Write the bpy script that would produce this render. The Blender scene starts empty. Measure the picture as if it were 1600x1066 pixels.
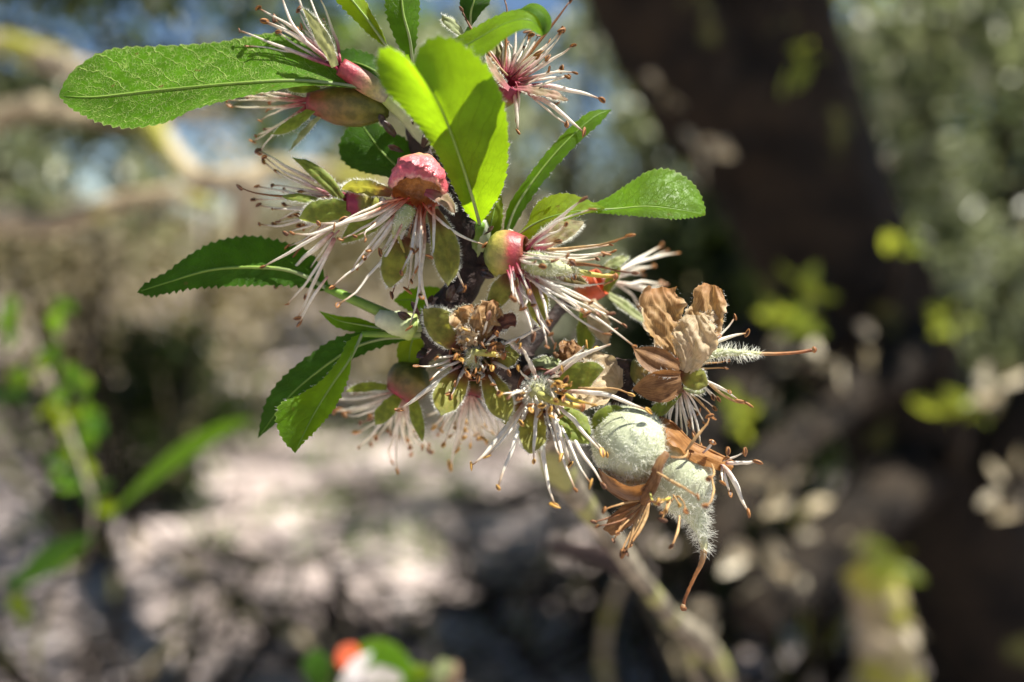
import bpy, math, random
import numpy as np
from mathutils import Vector, Matrix, Euler
random.seed(7); rng = np.random.default_rng(11)
scene = bpy.context.scene
col = scene.collection

# ------------------------------------------------------------------ camera
PITCH = math.radians(8.5)
CAM = np.array([0.0, 0.0, 1.30])
FWD = np.array([0.0, math.cos(PITCH), -math.sin(PITCH)])
UP = np.array([0.0, math.sin(PITCH), math.cos(PITCH)])
RIGHT = np.array([1.0, 0.0, 0.0])
FPX = 1324.0                 # focal length in pixels of the 1600 px wide photograph
FOCUS = 0.12                 # metres from lens to the flowers
S = FOCUS / FPX              # metres per local unit (one pixel at the focus distance)
cam_d = bpy.data.cameras.new('camera'); cam = bpy.data.objects.new('camera', cam_d); col.objects.link(cam)
cam.location = CAM; cam.rotation_euler = (math.pi/2 - PITCH, 0, 0)
cam_d.sensor_width = 36; cam_d.lens = 36*FPX/1600; cam_d.clip_start = 0.005; cam_d.clip_end = 1500
cam_d.dof.use_dof = True; cam_d.dof.focus_distance = FOCUS; cam_d.dof.aperture_fstop = cam_d.lens/3.9
scene.camera = cam

# ------------------------------------------------------------------ light
SUN = np.array([0.42, -0.05, 0.90]); SUN /= np.linalg.norm(SUN)      # towards the sun
elev = math.asin(SUN[2]); azim = math.atan2(SUN[0], SUN[1])
w = bpy.data.worlds.new('World'); scene.world = w; w.use_nodes = True
wn = w.node_tree.nodes; sky = wn.new('ShaderNodeTexSky'); sky.sky_type = 'NISHITA'; sky.sun_disc = False
sky.sun_elevation = elev; sky.sun_rotation = azim; sky.altitude = 3000; sky.air_density = 1.1; sky.dust_density = 0.0; sky.ozone_density = 3.0
w.node_tree.links.new(sky.outputs[0], wn['Background'].inputs[0]); wn['Background'].inputs[1].default_value = 0.05
sl = bpy.data.lights.new('sun', 'SUN'); sl.energy = 5.0; sl.angle = math.radians(0.53); sl.color = (1.0, 0.95, 0.86)
so = bpy.data.objects.new('sun', sl); col.objects.link(so)
so.rotation_euler = Vector(-SUN).to_track_quat('-Z', 'Y').to_euler()
vs = scene.view_settings; vs.view_transform = 'Standard'; vs.look = 'None'; vs.exposure = 1.2; vs.gamma = 1.0
scene.cycles.max_bounces = 8; scene.cycles.use_denoising = True

# ------------------------------------------------------------------ coordinates
def pt(x, y, d=0.0):
    """photo pixel + depth behind the focus plane (local units, 0.09 mm) -> local point (x right, y down, d away)"""
    k = 1 + d/FPX
    return np.array([800+(x-800)*k, 533+(y-533)*k, d], float)
def toW(P):
    P = np.atleast_2d(np.asarray(P, float))
    return CAM + FWD*FOCUS + ((P[:,0:1]-800)*S)*RIGHT - ((P[:,1:2]-533)*S)*UP + (P[:,2:3]*S)*FWD
def far(px, py, Z):
    """pixel at Z metres forward depth -> world"""
    return CAM + Z*(FWD + RIGHT*(px-800)/FPX + UP*(533-py)/FPX)
def nrm(v):
    v = np.asarray(v, float); return v/(np.linalg.norm(v, axis=-1, keepdims=True)+1e-12)

# ------------------------------------------------------------------ object helpers
def empty(name, loc, label=None, cat=None, group=None):
    o = bpy.data.objects.new(name, None); col.objects.link(o); o.location = loc
    o.empty_display_size = 0.01
    tag(o, label, cat, group); return o
def tag(o, label=None, cat=None, group=None, kind=None):
    if label: o['label'] = label
    if cat: o['category'] = cat
    if group: o['group'] = group
    if kind: o['kind'] = kind
    return o
def root_of(o):
    while o is not None and o.parent is not None: o = o.parent
    return o
def mesh_of(name, V, F, mat, uv=None, smooth=True):
    me = bpy.data.meshes.new(name)
    if isinstance(F, np.ndarray):
        nf, k = F.shape
        me.vertices.add(len(V)); me.vertices.foreach_set('co', np.ascontiguousarray(V, dtype=np.float32).ravel())
        me.loops.add(nf*k); me.loops.foreach_set('vertex_index', F.astype(np.int32).ravel())
        me.polygons.add(nf); me.polygons.foreach_set('loop_start', np.arange(0, nf*k, k, dtype=np.int32))
        me.update(calc_edges=True)
    else:
        me.from_pydata([tuple(v) for v in V], [], F)
    if uv is not None:
        l = me.uv_layers.new(name='UVMap')
        idx = np.empty(len(me.loops), np.int32); me.loops.foreach_get('vertex_index', idx)
        l.data.foreach_set('uv', np.asarray(uv, np.float32)[idx].ravel())
    if smooth: me.polygons.foreach_set('use_smooth', np.ones(len(me.polygons), bool))
    me.materials.append(mat); me.update()
    return me
def mkw(name, V, F, mat, parent=None, uv=None, smooth=True, loc=None):
    """mesh from world-space vertices; origin is the thing's own"""
    V = np.asarray(V, float)
    o = bpy.data.objects.new(name, None) if False else None
    if parent is not None:
        org = np.array(root_of(parent).location)
    else:
        org = np.array(loc) if loc is not None else V.mean(0)*[1,1,0]+np.array([0,0,V[:,2].min()])
    me = mesh_of(name, V-org, F, mat, uv, smooth)
    o = bpy.data.objects.new(name, me); col.objects.link(o)
    if parent is not None: o.parent = parent
    else: o.location = org
    return o
def mk(name, P, F, mat, parent=None, uv=None, smooth=True):
    return mkw(name, toW(P), F, mat, parent, uv, smooth)

# ------------------------------------------------------------------ shape helpers
def catmull(P, n):
    P = np.asarray(P, float)
    if len(P) == 2:
        t = np.linspace(0, 1, n)[:, None]; return P[0]*(1-t)+P[1]*t
    Q = np.vstack([2*P[0]-P[1], P, 2*P[-1]-P[-2]])
    seg = np.linalg.norm(np.diff(P, axis=0), axis=1)+1e-9
    cum = np.concatenate([[0], np.cumsum(seg)]); cum /= cum[-1]
    out = []
    for s in np.linspace(0, 1, n):
        i = min(max(np.searchsorted(cum, s, side='right')-1, 0), len(P)-2)
        t = (s-cum[i])/(cum[i+1]-cum[i])
        p0, p1, p2, p3 = Q[i], Q[i+1], Q[i+2], Q[i+3]
        out.append(0.5*((2*p1)+(-p0+p2)*t+(2*p0-5*p1+4*p2-p3)*t*t+(-p0+3*p1-3*p2+p3)*t**3))
    return np.array(out)
def frames(C):
    T = nrm(np.gradient(C, axis=0))
    a = np.array([0,0,1.0]) if abs(T[0][2]) < 0.9 else np.array([1.0,0,0])
    n = nrm(np.cross(T[0], a)); N = [n]
    for i in range(1, len(C)):
        n = n - T[i]*np.dot(n, T[i]); n = nrm(n); N.append(n)
    N = np.array(N); return T, N, np.cross(T, N)
def tube(pts, radii, sides=8, n=None, rough=0.0, seed=0, flat=1.0):
    n = n or max(4, 3*len(pts))
    C = catmull(pts, n); R = np.interp(np.linspace(0, 1, n), np.linspace(0, 1, len(radii)), radii)
    T, N, B = frames(C); V = []; UV = []
    r = np.random.default_rng(seed)
    ph = np.linspace(0, 2*np.pi, sides, endpoint=False)
    jit = 1+rough*r.normal(size=(n, sides))
    for i in range(n):
        for k in range(sides):
            V.append(C[i]+(N[i]*np.cos(ph[k])+B[i]*np.sin(ph[k])*flat)*R[i]*jit[i, k]); UV.append((i/(n-1), k/sides))
    F = []
    for i in range(n-1):
        for k in range(sides):
            k2 = (k+1) % sides; F.append((i*sides+k, i*sides+k2, (i+1)*sides+k2, (i+1)*sides+k))
    b = len(V); V.append(C[0]-T[0]*R[0]*0.4); UV.append((0, 0)); V.append(C[-1]+T[-1]*R[-1]*0.4); UV.append((1, 0))
    for k in range(sides):
        k2 = (k+1) % sides
        F.append((b, k2, k)); F.append((b+1, (n-1)*sides+k, (n-1)*sides+k2))
    return np.array(V), F, np.array(UV)
def patch(Lp, Mp, Rp, n=60, m=6, serr=0.0, teeth=0, cup=0.0, ruffle=0.0, seed=0):
    """sheet spanned between a left edge, a midline and a right edge"""
    r = np.random.default_rng(seed)
    if teeth: n = 3*teeth+1
    A, M, B = catmull(Lp, n), catmull(Mp, n), catmull(Rp, n)
    if serr:
        for E in (A, B):
            out = nrm(E-M); k = np.arange(n) % 3
            amp = np.where(k == 0, -0.5, np.where(k == 1, 0.25, 0.9))*serr*r.uniform(0.1, 1.6, n)
            amp[0] = amp[-1] = 0; amp[:4] *= 0.2
            wid = np.linalg.norm(E-M, axis=1); amp *= np.clip(wid/12, 0, 1)
            E += out*amp[:, None]
    T = nrm(np.gradient(M, axis=0))
    vs_ = np.linspace(-1, 1, 2*m+1); V = []; UV = []
    ph = r.uniform(0, 6.28, 6)
    for i in range(n):
        side = B[i]-A[i]; wd = np.linalg.norm(side)+1e-6; N = nrm(np.cross(T[i], side))
        for v in vs_:
            E = A[i] if v < 0 else B[i]; a = abs(v)
            p = M[i]*(1-a)+E*a + N*cup*wd*(a*a-a)
            u = i/(n-1)
            if ruffle:
                p = p + N*ruffle*wd*(0.10*math.sin(7*u*3+ph[0]+v*2)*a + 0.08*math.sin(13*u+5*v+ph[1]) + 0.06*math.sin(23*u-7*v+ph[2])*a + 0.04*math.sin(37*u+17*v+ph[3])) \
                      + side/wd*ruffle*wd*0.05*math.sin(17*u+9*v+ph[4])
            V.append(p); UV.append((u, v*0.5+0.5))
    F = []; q = 2*m+1
    for i in range(n-1):
        for k in range(q-1): F.append((i*q+k, i*q+k+1, (i+1)*q+k+1, (i+1)*q+k))
    return np.array(V), F, np.array(UV), A, M, B
def tongue(base, ctrl, tip, width, face=(0, 0, -1), n=18, prof=None, roll=0.0):
    """left/mid/right lines of a sepal-like tongue"""
    t = np.linspace(0, 1, n)[:, None]
    M = base*(1-t)**2+2*ctrl*t*(1-t)+tip*t*t
    T = nrm(np.gradient(M, axis=0)); sd = nrm(np.cross(T, np.asarray(face, float)))
    N = np.cross(sd, T); sd = sd*math.cos(roll)+N*math.sin(roll)
    prof = prof or random.choice([[0.55, 0.8, 0.97, 1.0, 0.90, 0.60, 0.03], [0.6, 0.85, 1.0, 0.96, 0.80, 0.48, 0.03], [0.5, 0.72, 0.92, 1.0, 0.94, 0.66, 0.04]])
    W = np.interp(t[:, 0], np.linspace(0, 1, len(prof))**0.92, prof)*width*0.5
    return M-sd*W[:, None], M, M+sd*W[:, None]
def hairs(roots, dirs, length, width=0.8, curl=0.3, seed=0):
    r = np.random.default_rng(seed); n = len(roots); roots = np.asarray(roots); dirs = nrm(dirs)
    L = length*r.uniform(0.5, 1.3, n)[:, None] if np.isscalar(length) else np.asarray(length)[:, None]*r.uniform(0.5, 1.3, n)[:, None]
    bend = r.normal(size=(n, 3))*curl
    d1 = nrm(dirs+bend*0.4); d2 = nrm(dirs+bend)
    sd = nrm(np.cross(d1, r.normal(size=(n, 3))))*width*0.5
    m = roots+d1*L*0.5; tip = m+d2*L*0.5
    V = np.stack([roots-sd, roots+sd, m+sd*0.8, m-sd*0.8, tip+sd*0.25, tip-sd*0.25], 1).reshape(-1, 3)
    b = np.arange(n)[:, None]*6
    F = np.concatenate([b+np.array([[0, 1, 2, 3]]), b+np.array([[3, 2, 4, 5]])], 0)
    return V, F

# ------------------------------------------------------------------ materials
def newmat(name):
    m = bpy.data.materials.new(name); m.use_nodes = True; nt = m.node_tree; nt.nodes.clear()
    out = nt.nodes.new('ShaderNodeOutputMaterial'); return m, nt, out
class NB:
    def __init__(s, nt): s.nt = nt
    def n(s, t, **kw):
        x = s.nt.nodes.new(t)
        for k, v in kw.items(): setattr(x, k, v)
        return x
    def l(s, a, b): s.nt.links.new(a, b)
    def val(s, x, sock):
        if hasattr(x, 'is_linked') or isinstance(x, bpy.types.NodeSocket): s.l(x, sock)
        else: sock.default_value = x
    def math(s, op, a, b=0.0, c=None, clamp=False):
        x = s.n('ShaderNodeMath', operation=op, use_clamp=clamp); s.val(a, x.inputs[0]); s.val(b, x.inputs[1])
        if c is not None: s.val(c, x.inputs[2])
        return x.outputs[0]
    def smooth(s, x, a, b, lo=0.0, hi=1.0):
        m = s.n('ShaderNodeMapRange', interpolation_type='SMOOTHSTEP'); s.val(x, m.inputs[0])
        m.inputs[1].default_value = a; m.inputs[2].default_value = b; m.inputs[3].default_value = lo; m.inputs[4].default_value = hi
        return m.outputs[0]
    def mix(s, f, a, b, mode='MIX'):
        x = s.n('ShaderNodeMix', data_type='RGBA', blend_type=mode); s.val(f, x.inputs[0])
        for v, sk in ((a, x.inputs[6]), (b, x.inputs[7])):
            if isinstance(v, bpy.types.NodeSocket): s.l(v, sk)
            else: sk.default_value = (*v[:3], 1)
        return x.outputs[2]
    def noise(s, scale, detail=4, vec=None, rough=0.55, dist=0.0):
        x = s.n('ShaderNodeTexNoise'); x.inputs['Scale'].default_value = scale; x.inputs['Detail'].default_value = detail
        x.inputs['Roughness'].default_value = rough; x.inputs['Distortion'].default_value = dist
        if vec is None: vec = s.n('ShaderNodeTexCoord').outputs['Object']
        s.l(vec, x.inputs['Vector']); return x.outputs[0]
    def ramp(s, f, stops, interp='LINEAR'):
        x = s.n('ShaderNodeValToRGB'); e = x.color_ramp.elements; x.color_ramp.interpolation = interp
        while len(e) < len(stops): e.new(0.5)
        for el, (p, c) in zip(e, stops): el.position = p; el.color = (*c[:3], 1)
        s.val(f, x.inputs[0]); return x.outputs[0]
    def bump(s, h, strength=0.3, dist=0.0001):
        b = s.n('ShaderNodeBump'); b.inputs['Strength'].default_value = strength; b.inputs['Distance'].default_value = dist
        s.l(h, b.inputs['Height']); return b.outputs[0]
    def uv(s):
        sp = s.n('ShaderNodeSeparateXYZ'); s.l(s.n('ShaderNodeTexCoord').outputs['UV'], sp.inputs[0]); return sp.outputs[0], sp.outputs[1]
    def surf(s, out, base, rough=0.5, spec=0.5, nrm_=None, trans=None, tfac=0.0, sheen=0.0, sss=0.0):
        p = s.n('ShaderNodeBsdfPrincipled')
        s.val(base if isinstance(base, bpy.types.NodeSocket) else (*base[:3], 1), p.inputs['Base Color'])
        s.val(rough, p.inputs['Roughness']); p.inputs['Specular IOR Level'].default_value = spec
        if nrm_ is not None: s.l(nrm_, p.inputs['Normal'])
        if sheen: p.inputs['Sheen Weight'].default_value = sheen
        if sss:
            p.inputs['Subsurface Weight'].default_value = sss; p.inputs['Subsurface Radius'].default_value = (1, 0.8, 0.5); p.inputs['Subsurface Scale'].default_value = 0.001
        if trans is None: s.l(p.outputs[0], out.inputs[0]); return
        t = s.n('ShaderNodeBsdfTranslucent'); s.val(trans if isinstance(trans, bpy.types.NodeSocket) else (*trans[:3], 1), t.inputs[0])
        m = s.n('ShaderNodeMixShader'); s.val(tfac, m.inputs[0]); s.l(p.outputs[0], m.inputs[1]); s.l(t.outputs[0], m.inputs[2]); s.l(m.outputs[0], out.inputs[0])

def leaf_mat(name, base, vein, trans, tfac=0.45, K=11, aspect=3.0, rough=0.42, net=26, veinamt=0.55, mottle=None):
    m, nt, out = newmat(name); b = NB(nt); u, v = b.uv()
    va = b.math('ABSOLUTE', b.math('MULTIPLY', b.math('SUBTRACT', v, 0.5), 2.0))
    comb = b.n('ShaderNodeCombineXYZ'); b.l(b.math('MULTIPLY', u, aspect), comb.inputs[0]); b.l(v, comb.inputs[1])
    wob = b.noise(6, 2, comb.outputs[0])
    t = b.math('ADD', b.math('SUBTRACT', b.math('MULTIPLY', u, K), b.math('MULTIPLY', va, 2.4)), b.math('MULTIPLY', wob, 0.9))
    tri = b.math('ABSOLUTE', b.math('MULTIPLY', b.math('SUBTRACT', b.math('FRACT', t), 0.5), 2.0))
    side = b.smooth(tri, 0.90, 1.0)
    vo = b.n('ShaderNodeTexVoronoi', feature='DISTANCE_TO_EDGE'); vo.inputs['Scale'].default_value = net; vo.inputs['Randomness'].default_value = 0.9
    b.l(comb.outputs[0], vo.inputs['Vector'])
    netm = b.smooth(vo.outputs['Distance'], 0.02, 0.13, 1.0, 0.0)
    nz = b.noise(900, 5); nb = b.noise(250, 3)
    netm = b.math('MULTIPLY', netm, b.smooth(nz, 0.35, 0.65))
    mid = b.smooth(va, 0.012, 0.05, 1.0, 0.0)
    vm = b.math('MAXIMUM', b.math('MAXIMUM', b.math('MULTIPLY', side, 0.75), b.math('MULTIPLY', netm, 0.5)), mid)
    c0 = b.mix(b.smooth(nb, 0.3, 0.7), [x*0.78 for x in base], [x*1.2 for x in base])
    c0 = b.mix(b.math('MULTIPLY', b.smooth(nz, 0.5, 0.75), 0.35), c0, mottle or (base[0]*1.7, base[1]*1.15, base[2]))
    c1 = b.mix(b.math('MULTIPLY', vm, veinamt), c0, vein)
    sp = b.math('MULTIPLY', b.smooth(b.noise(420, 2), 0.70, 0.74), 0.85); c1 = b.mix(sp, c1, (0.13, 0.075, 0.02))
    edge = b.smooth(va, 0.955, 1.0); c1 = b.mix(b.math('MULTIPLY', edge, 0.5), c1, (0.32, 0.36, 0.14))
    tc = b.mix(b.math('MULTIPLY', vm, 0.75), b.mix(b.smooth(nb, 0.3, 0.7), [x*0.75 for x in trans], trans), [x*0.55 for x in trans])
    h = b.math('SUBTRACT', b.math('MULTIPLY', nz, 0.6), b.math('MULTIPLY', vm, 0.9))
    b.surf(out, c1, b.smooth(nz, 0.3, 0.7, rough-0.04, rough+0.16), 0.2, b.bump(h, 0.8, 0.0003), tc, tfac)
    return m
def sheet_mat(name, base, dark, trans, tfac, rough=0.6, stria=0.0, nscale=700, tipcol=None, basecol=None, spec=0.35, rim=None):
    m, nt, out = newmat(name); b = NB(nt); u, v = b.uv()
    nz = b.noise(nscale, 5); nf = b.noise(nscale*4, 3)
    f = b.smooth(nz, 0.32, 0.68)
    if stria:
        cx = b.n('ShaderNodeCombineXYZ'); b.l(b.math('MULTIPLY', u, 1.6), cx.inputs[0]); b.l(b.math('MULTIPLY', v, stria), cx.inputs[1])
        ns = b.noise(3.0, 3, cx.outputs[0], dist=0.6); f = b.math('MULTIPLY', b.math('ADD', f, b.smooth(ns, 0.42, 0.58)), 0.5)
        nf = ns
    c = b.mix(f, dark, base); t = b.mix(f, [x*0.5 for x in trans], trans)
    if basecol: c = b.mix(b.smooth(u, 0.05, 0.45, 1.0, 0.0), c, basecol); t = b.mix(b.smooth(u, 0.05, 0.45, 1.0, 0.0), t, basecol)
    if rim:
        va = b.math('ABSOLUTE', b.math('MULTIPLY', b.math('SUBTRACT', v, 0.5), 2.0))
        cv = b.n('ShaderNodeCombineXYZ'); b.l(b.math('MULTIPLY', u, 2.0), cv.inputs[0]); b.l(b.math('MULTIPLY', v, 13.0), cv.inputs[1])
        vn = b.noise(1.6, 2, cv.outputs[0], dist=0.4)
        c = b.mix(b.smooth(vn, 0.5, 0.62, 0.0, 0.45), c, [x*0.45 for x in base])
        c = b.mix(b.math('MULTIPLY', b.smooth(nf, 0.56, 0.68), 0.5), c, (0.24, 0.10, 0.04))
        c = b.mix(b.smooth(b.math('MAXIMUM', va, u), 0.80, 1.0, 0.0, 0.7), c, rim)
    if tipcol: c = b.mix(b.smooth(u, 0.7, 1.0), c, tipcol)
    b.surf(out, c, rough, spec, b.bump(nf, 0.5, 0.00015), t, tfac, sheen=0.15)
    return m
def ramp_mat(name, stops, rough=0.5, nscale=900, var=0.3, trans=None, tfac=0.0, bump=0.3, sss=0.0, spec=0.4):
    m, nt, out = newmat(name); b = NB(nt); u, v = b.uv()
    nz = b.noise(nscale, 4); uu = b.math('ADD', u, b.math('MULTIPLY', b.math('SUBTRACT', nz, 0.5), 0.25))
    c = b.ramp(uu, stops); c = b.mix(var, c, b.mix(b.smooth(nz, 0.35, 0.7), (0.25, 0.22, 0.18), (1.25, 1.2, 1.1)), 'MULTIPLY')
    b.surf(out, c, rough, spec, b.bump(b.noise(nscale*2.5, 4), bump, 0.0002), c if tfac else None, tfac, sss=sss)
    return m
def plain(name, c1, c2, scale, rough=0.8, bumps=0.5, bdist=0.01, trans=None, tfac=0.0, spec=0.3, extra=None, detail=6, lo=0.35, hi=0.65):
    m, nt, out = newmat(name); b = NB(nt); nz = b.noise(scale, detail)
    c = b.mix(b.smooth(nz, lo, hi), c1, c2)
    if extra: c = b.mix(b.math('MULTIPLY', b.smooth(b.noise(extra[1], 3), extra[2], extra[2]+0.08), 0.9), c, extra[0])
    b.surf(out, c, rough, spec, b.bump(b.noise(scale*3, 5), bumps, bdist), trans, tfac)
    return m
M = {}
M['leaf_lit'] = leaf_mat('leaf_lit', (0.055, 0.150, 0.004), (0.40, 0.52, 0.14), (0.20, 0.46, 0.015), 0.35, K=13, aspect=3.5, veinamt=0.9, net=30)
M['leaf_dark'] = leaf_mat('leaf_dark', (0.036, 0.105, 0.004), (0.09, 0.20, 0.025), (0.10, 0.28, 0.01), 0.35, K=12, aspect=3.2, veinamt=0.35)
M['leaf_young'] = leaf_mat('leaf_young', (0.10, 0.24, 0.010), (0.20, 0.36, 0.04), (0.44, 0.72, 0.01), 0.62, K=10, aspect=1.6, veinamt=0.5, rough=0.5, net=20)
M['leaf_mid'] = leaf_mat('leaf_mid', (0.075, 0.18, 0.005), (0.15, 0.30, 0.03), (0.30, 0.58, 0.012), 0.5, K=11, aspect=2.6, veinamt=0.4)
M['leaf_yellow'] = leaf_mat('leaf_yellow', (0.16, 0.26, 0.012), (0.26, 0.36, 0.05), (0.55, 0.70, 0.02), 0.6, K=8, aspect=2.0, veinamt=0.3)
M['sepal'] = sheet_mat('sepal', (0.28, 0.29, 0.045), (0.15, 0.155, 0.025), (0.52, 0.50, 0.05), 0.42, basecol=(0.17, 0.05, 0.02), rim=(0.36, 0.38, 0.14))
M['sepal_green'] = sheet_mat('sepal_green', (0.23, 0.30, 0.04), (0.13, 0.18, 0.025), (0.46, 0.55, 0.05), 0.42, rim=(0.36, 0.42, 0.14))
M['sepal_pale'] = sheet_mat('sepal_pale', (0.42, 0.46, 0.24), (0.20, 0.25, 0.08), (0.5, 0.5, 0.2), 0.4)
M['sepal_maroon'] = sheet_mat('sepal_maroon', (0.19, 0.20, 0.05), (0.13, 0.09, 0.03), (0.4, 0.25, 0.08), 0.35, basecol=(0.24, 0.02, 0.05), rim=(0.42, 0.38, 0.24))
M['sepal_pink'] = sheet_mat('sepal_pink', (0.40, 0.26, 0.18), (0.22, 0.18, 0.08), (0.5, 0.25, 0.15), 0.4, basecol=(0.40, 0.10, 0.13))
M['paper'] = sheet_mat('paper', (0.62, 0.41, 0.18), (0.27, 0.135, 0.045), (0.66, 0.38, 0.12), 0.42, stria=16, tipcol=(0.42, 0.20, 0.07), rough=0.55, rim=(0.80, 0.66, 0.42))
M['paper_pale'] = sheet_mat('paper_pale', (0.74, 0.62, 0.42), (0.46, 0.32, 0.17), (0.74, 0.56, 0.28), 0.45, stria=34, rough=0.5)
M['paper_brown'] = sheet_mat('paper_brown', (0.40, 0.22, 0.085), (0.13, 0.055, 0.018), (0.42, 0.17, 0.03), 0.35, stria=14, rough=0.5)
M['husk_orange'] = sheet_mat('husk_orange', (0.48, 0.24, 0.07), (0.22, 0.09, 0.02), (0.62, 0.22, 0.02), 0.4, stria=10, rough=0.45)
M['husk_maroon'] = sheet_mat('husk_maroon', (0.20, 0.08, 0.04), (0.09, 0.03, 0.02), (0.35, 0.08, 0.04), 0.3, stria=10, rough=0.5, basecol=(0.16, 0.02, 0.03))
M['fil'] = ramp_mat('filament', [(0.0, (0.50, 0.22, 0.20)), (0.16, (0.74, 0.58, 0.48)), (0.4, (0.92, 0.89, 0.80)), (0.85, (0.90, 0.85, 0.72)), (1.0, (0.52, 0.32, 0.16))], 0.4, 1500, 0.16, True, 0.3)
M['fil_pink'] = ramp_mat('filament_pink', [(0.0, (0.36, 0.02, 0.07)), (0.22, (0.52, 0.17, 0.20)), (0.5, (0.86, 0.75, 0.68)), (0.85, (0.88, 0.83, 0.72)), (1.0, (0.40, 0.22, 0.12))], 0.4, 1500, 0.16, True, 0.3)
M['fil_red'] = ramp_mat('filament_red', [(0.0, (0.50, 0.06, 0.025)), (0.2, (0.66, 0.30, 0.18)), (0.42, (0.90, 0.83, 0.70)), (0.85, (0.90, 0.86, 0.75)), (1.0, (0.52, 0.32, 0.16))], 0.4, 1500, 0.16, True, 0.3)
M['fil_brown'] = ramp_mat('filament_brown', [(0.0, (0.45, 0.32, 0.18)), (0.4, (0.36, 0.15, 0.05)), (1.0, (0.13, 0.05, 0.02))], 0.5, 1500, 0.3, True, 0.15)
M['fil_tan'] = ramp_mat('filament_tan', [(0.0, (0.55, 0.35, 0.16)), (0.5, (0.62, 0.42, 0.20)), (1.0, (0.42, 0.20, 0.06))], 0.5, 1500, 0.3, True, 0.25)
M['anther'] = ramp_mat('anther', [(0.0, (0.035, 0.012, 0.004)), (0.5, (0.13, 0.045, 0.012)), (0.72, (0.46, 0.22, 0.055)), (1.0, (0.24, 0.09, 0.025))], 0.45, 4000, 0.4)
M['anther_dark'] = ramp_mat('anther_dark', [(0.0, (0.03, 0.012, 0.005)), (0.5, (0.11, 0.045, 0.02)), (1.0, (0.24, 0.11, 0.05))], 0.5, 4000, 0.4)
M['anther_gold'] = ramp_mat('anther_gold', [(0.0, (0.05, 0.016, 0.004)), (0.45, (0.22, 0.09, 0.014)), (0.65, (0.75, 0.48, 0.11)), (1.0, (0.46, 0.24, 0.05))], 0.45, 4000, 0.4)
M['cup_crimson'] = ramp_mat('cup_crimson', [(0.0, (0.50, 0.46, 0.14)), (0.16, (0.58, 0.34, 0.18)), (0.28, (0.82, 0.20, 0.22)), (0.62, (0.76, 0.12, 0.17)), (0.69, (0.72, 0.36, 0.30)), (0.76, (0.62, 0.20, 0.06)), (1.0, (0.50, 0.24, 0.06))], 0.28, 900, 0.45, None, 0, 1.0, spec=0.6)
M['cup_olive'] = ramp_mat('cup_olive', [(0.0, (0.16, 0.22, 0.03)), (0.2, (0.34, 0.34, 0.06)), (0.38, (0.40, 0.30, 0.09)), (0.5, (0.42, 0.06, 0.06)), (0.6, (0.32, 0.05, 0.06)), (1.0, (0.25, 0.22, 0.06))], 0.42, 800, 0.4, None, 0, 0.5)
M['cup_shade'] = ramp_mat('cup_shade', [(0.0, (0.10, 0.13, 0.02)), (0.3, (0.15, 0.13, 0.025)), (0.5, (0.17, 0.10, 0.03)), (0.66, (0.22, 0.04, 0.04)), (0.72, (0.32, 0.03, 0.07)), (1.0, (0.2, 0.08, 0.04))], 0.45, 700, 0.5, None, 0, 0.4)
M['cup_pink'] = ramp_mat('cup_pink', [(0.0, (0.40, 0.40, 0.30)), (0.2, (0.42, 0.36, 0.14)), (0.36, (0.42, 0.20, 0.14)), (0.5, (0.40, 0.06, 0.08)), (1.0, (0.3, 0.05, 0.06))], 0.45, 1200, 0.45, None, 0, 0.5)
M['cup_rust'] = ramp_mat('cup_rust', [(0.0, (0.13, 0.15, 0.03)), (0.4, (0.22, 0.13, 0.035)), (0.52, (0.30, 0.12, 0.05)), (0.64, (0.19, 0.045, 0.018)), (0.85, (0.15, 0.05, 0.02)), (1.0, (0.10, 0.12, 0.03))], 0.5, 1000, 0.45)
M['cup_orange'] = ramp_mat('cup_orange', [(0.0, (0.26, 0.26, 0.05)), (0.25, (0.62, 0.16, 0.03)), (0.5, (0.62, 0.10, 0.04)), (1.0, (0.5, 0.12, 0.05))], 0.4, 900, 0.3)
M['cup_maroon'] = ramp_mat('cup_maroon', [(0.0, (0.22, 0.24, 0.04)), (0.35, (0.24, 0.22, 0.05)), (0.5, (0.24, 0.02, 0.06)), (1.0, (0.20, 0.012, 0.04))], 0.45, 900, 0.3)
M['ovary'] = ramp_mat('ovary', [(0.0, (0.28, 0.33, 0.12)), (0.6, (0.42, 0.46, 0.26)), (1.0, (0.50, 0.50, 0.22))], 0.7, 1500, 0.25, sss=0.0)
M['style'] = ramp_mat('style', [(0.0, (0.46, 0.48, 0.16)), (0.5, (0.56, 0.50, 0.10)), (0.85, (0.62, 0.44, 0.08)), (1.0, (0.30, 0.10, 0.03))], 0.45, 1500, 0.2, True, 0.2)
M['style_rust'] = ramp_mat('style_rust', [(0.0, (0.45, 0.30, 0.14)), (0.4, (0.40, 0.17, 0.055)), (1.0, (0.22, 0.07, 0.02))], 0.5, 1500, 0.35, True, 0.15)
M['fruit'] = ramp_mat('fruit', [(0.0, (0.42, 0.46, 0.28)), (0.5, (0.46, 0.50, 0.34)), (0.85, (0.48, 0.52, 0.33)), (1.0, (0.52, 0.50, 0.26))], 0.7, 900, 0.2)
M['fuzz'] = plain('fuzz', (0.84, 0.86, 0.76), (0.92, 0.93, 0.86), 900, 0.6, 0, 0.0001, (0.92, 0.93, 0.84), 0.5)
M['fuzz_dim'] = plain('fuzz_dim', (0.56, 0.54, 0.42), (0.74, 0.72, 0.60), 900, 0.6, 0, 0.0001, (0.7, 0.7, 0.55), 0.4)  # dimmer copy of the fuzz, shade put into its colour
M['petiole'] = ramp_mat('petiole', [(0.0, (0.42, 0.48, 0.28)), (0.4, (0.28, 0.42, 0.08)), (1.0, (0.16, 0.32, 0.03))], 0.45, 700, 0.2, True, 0.25)
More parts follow.
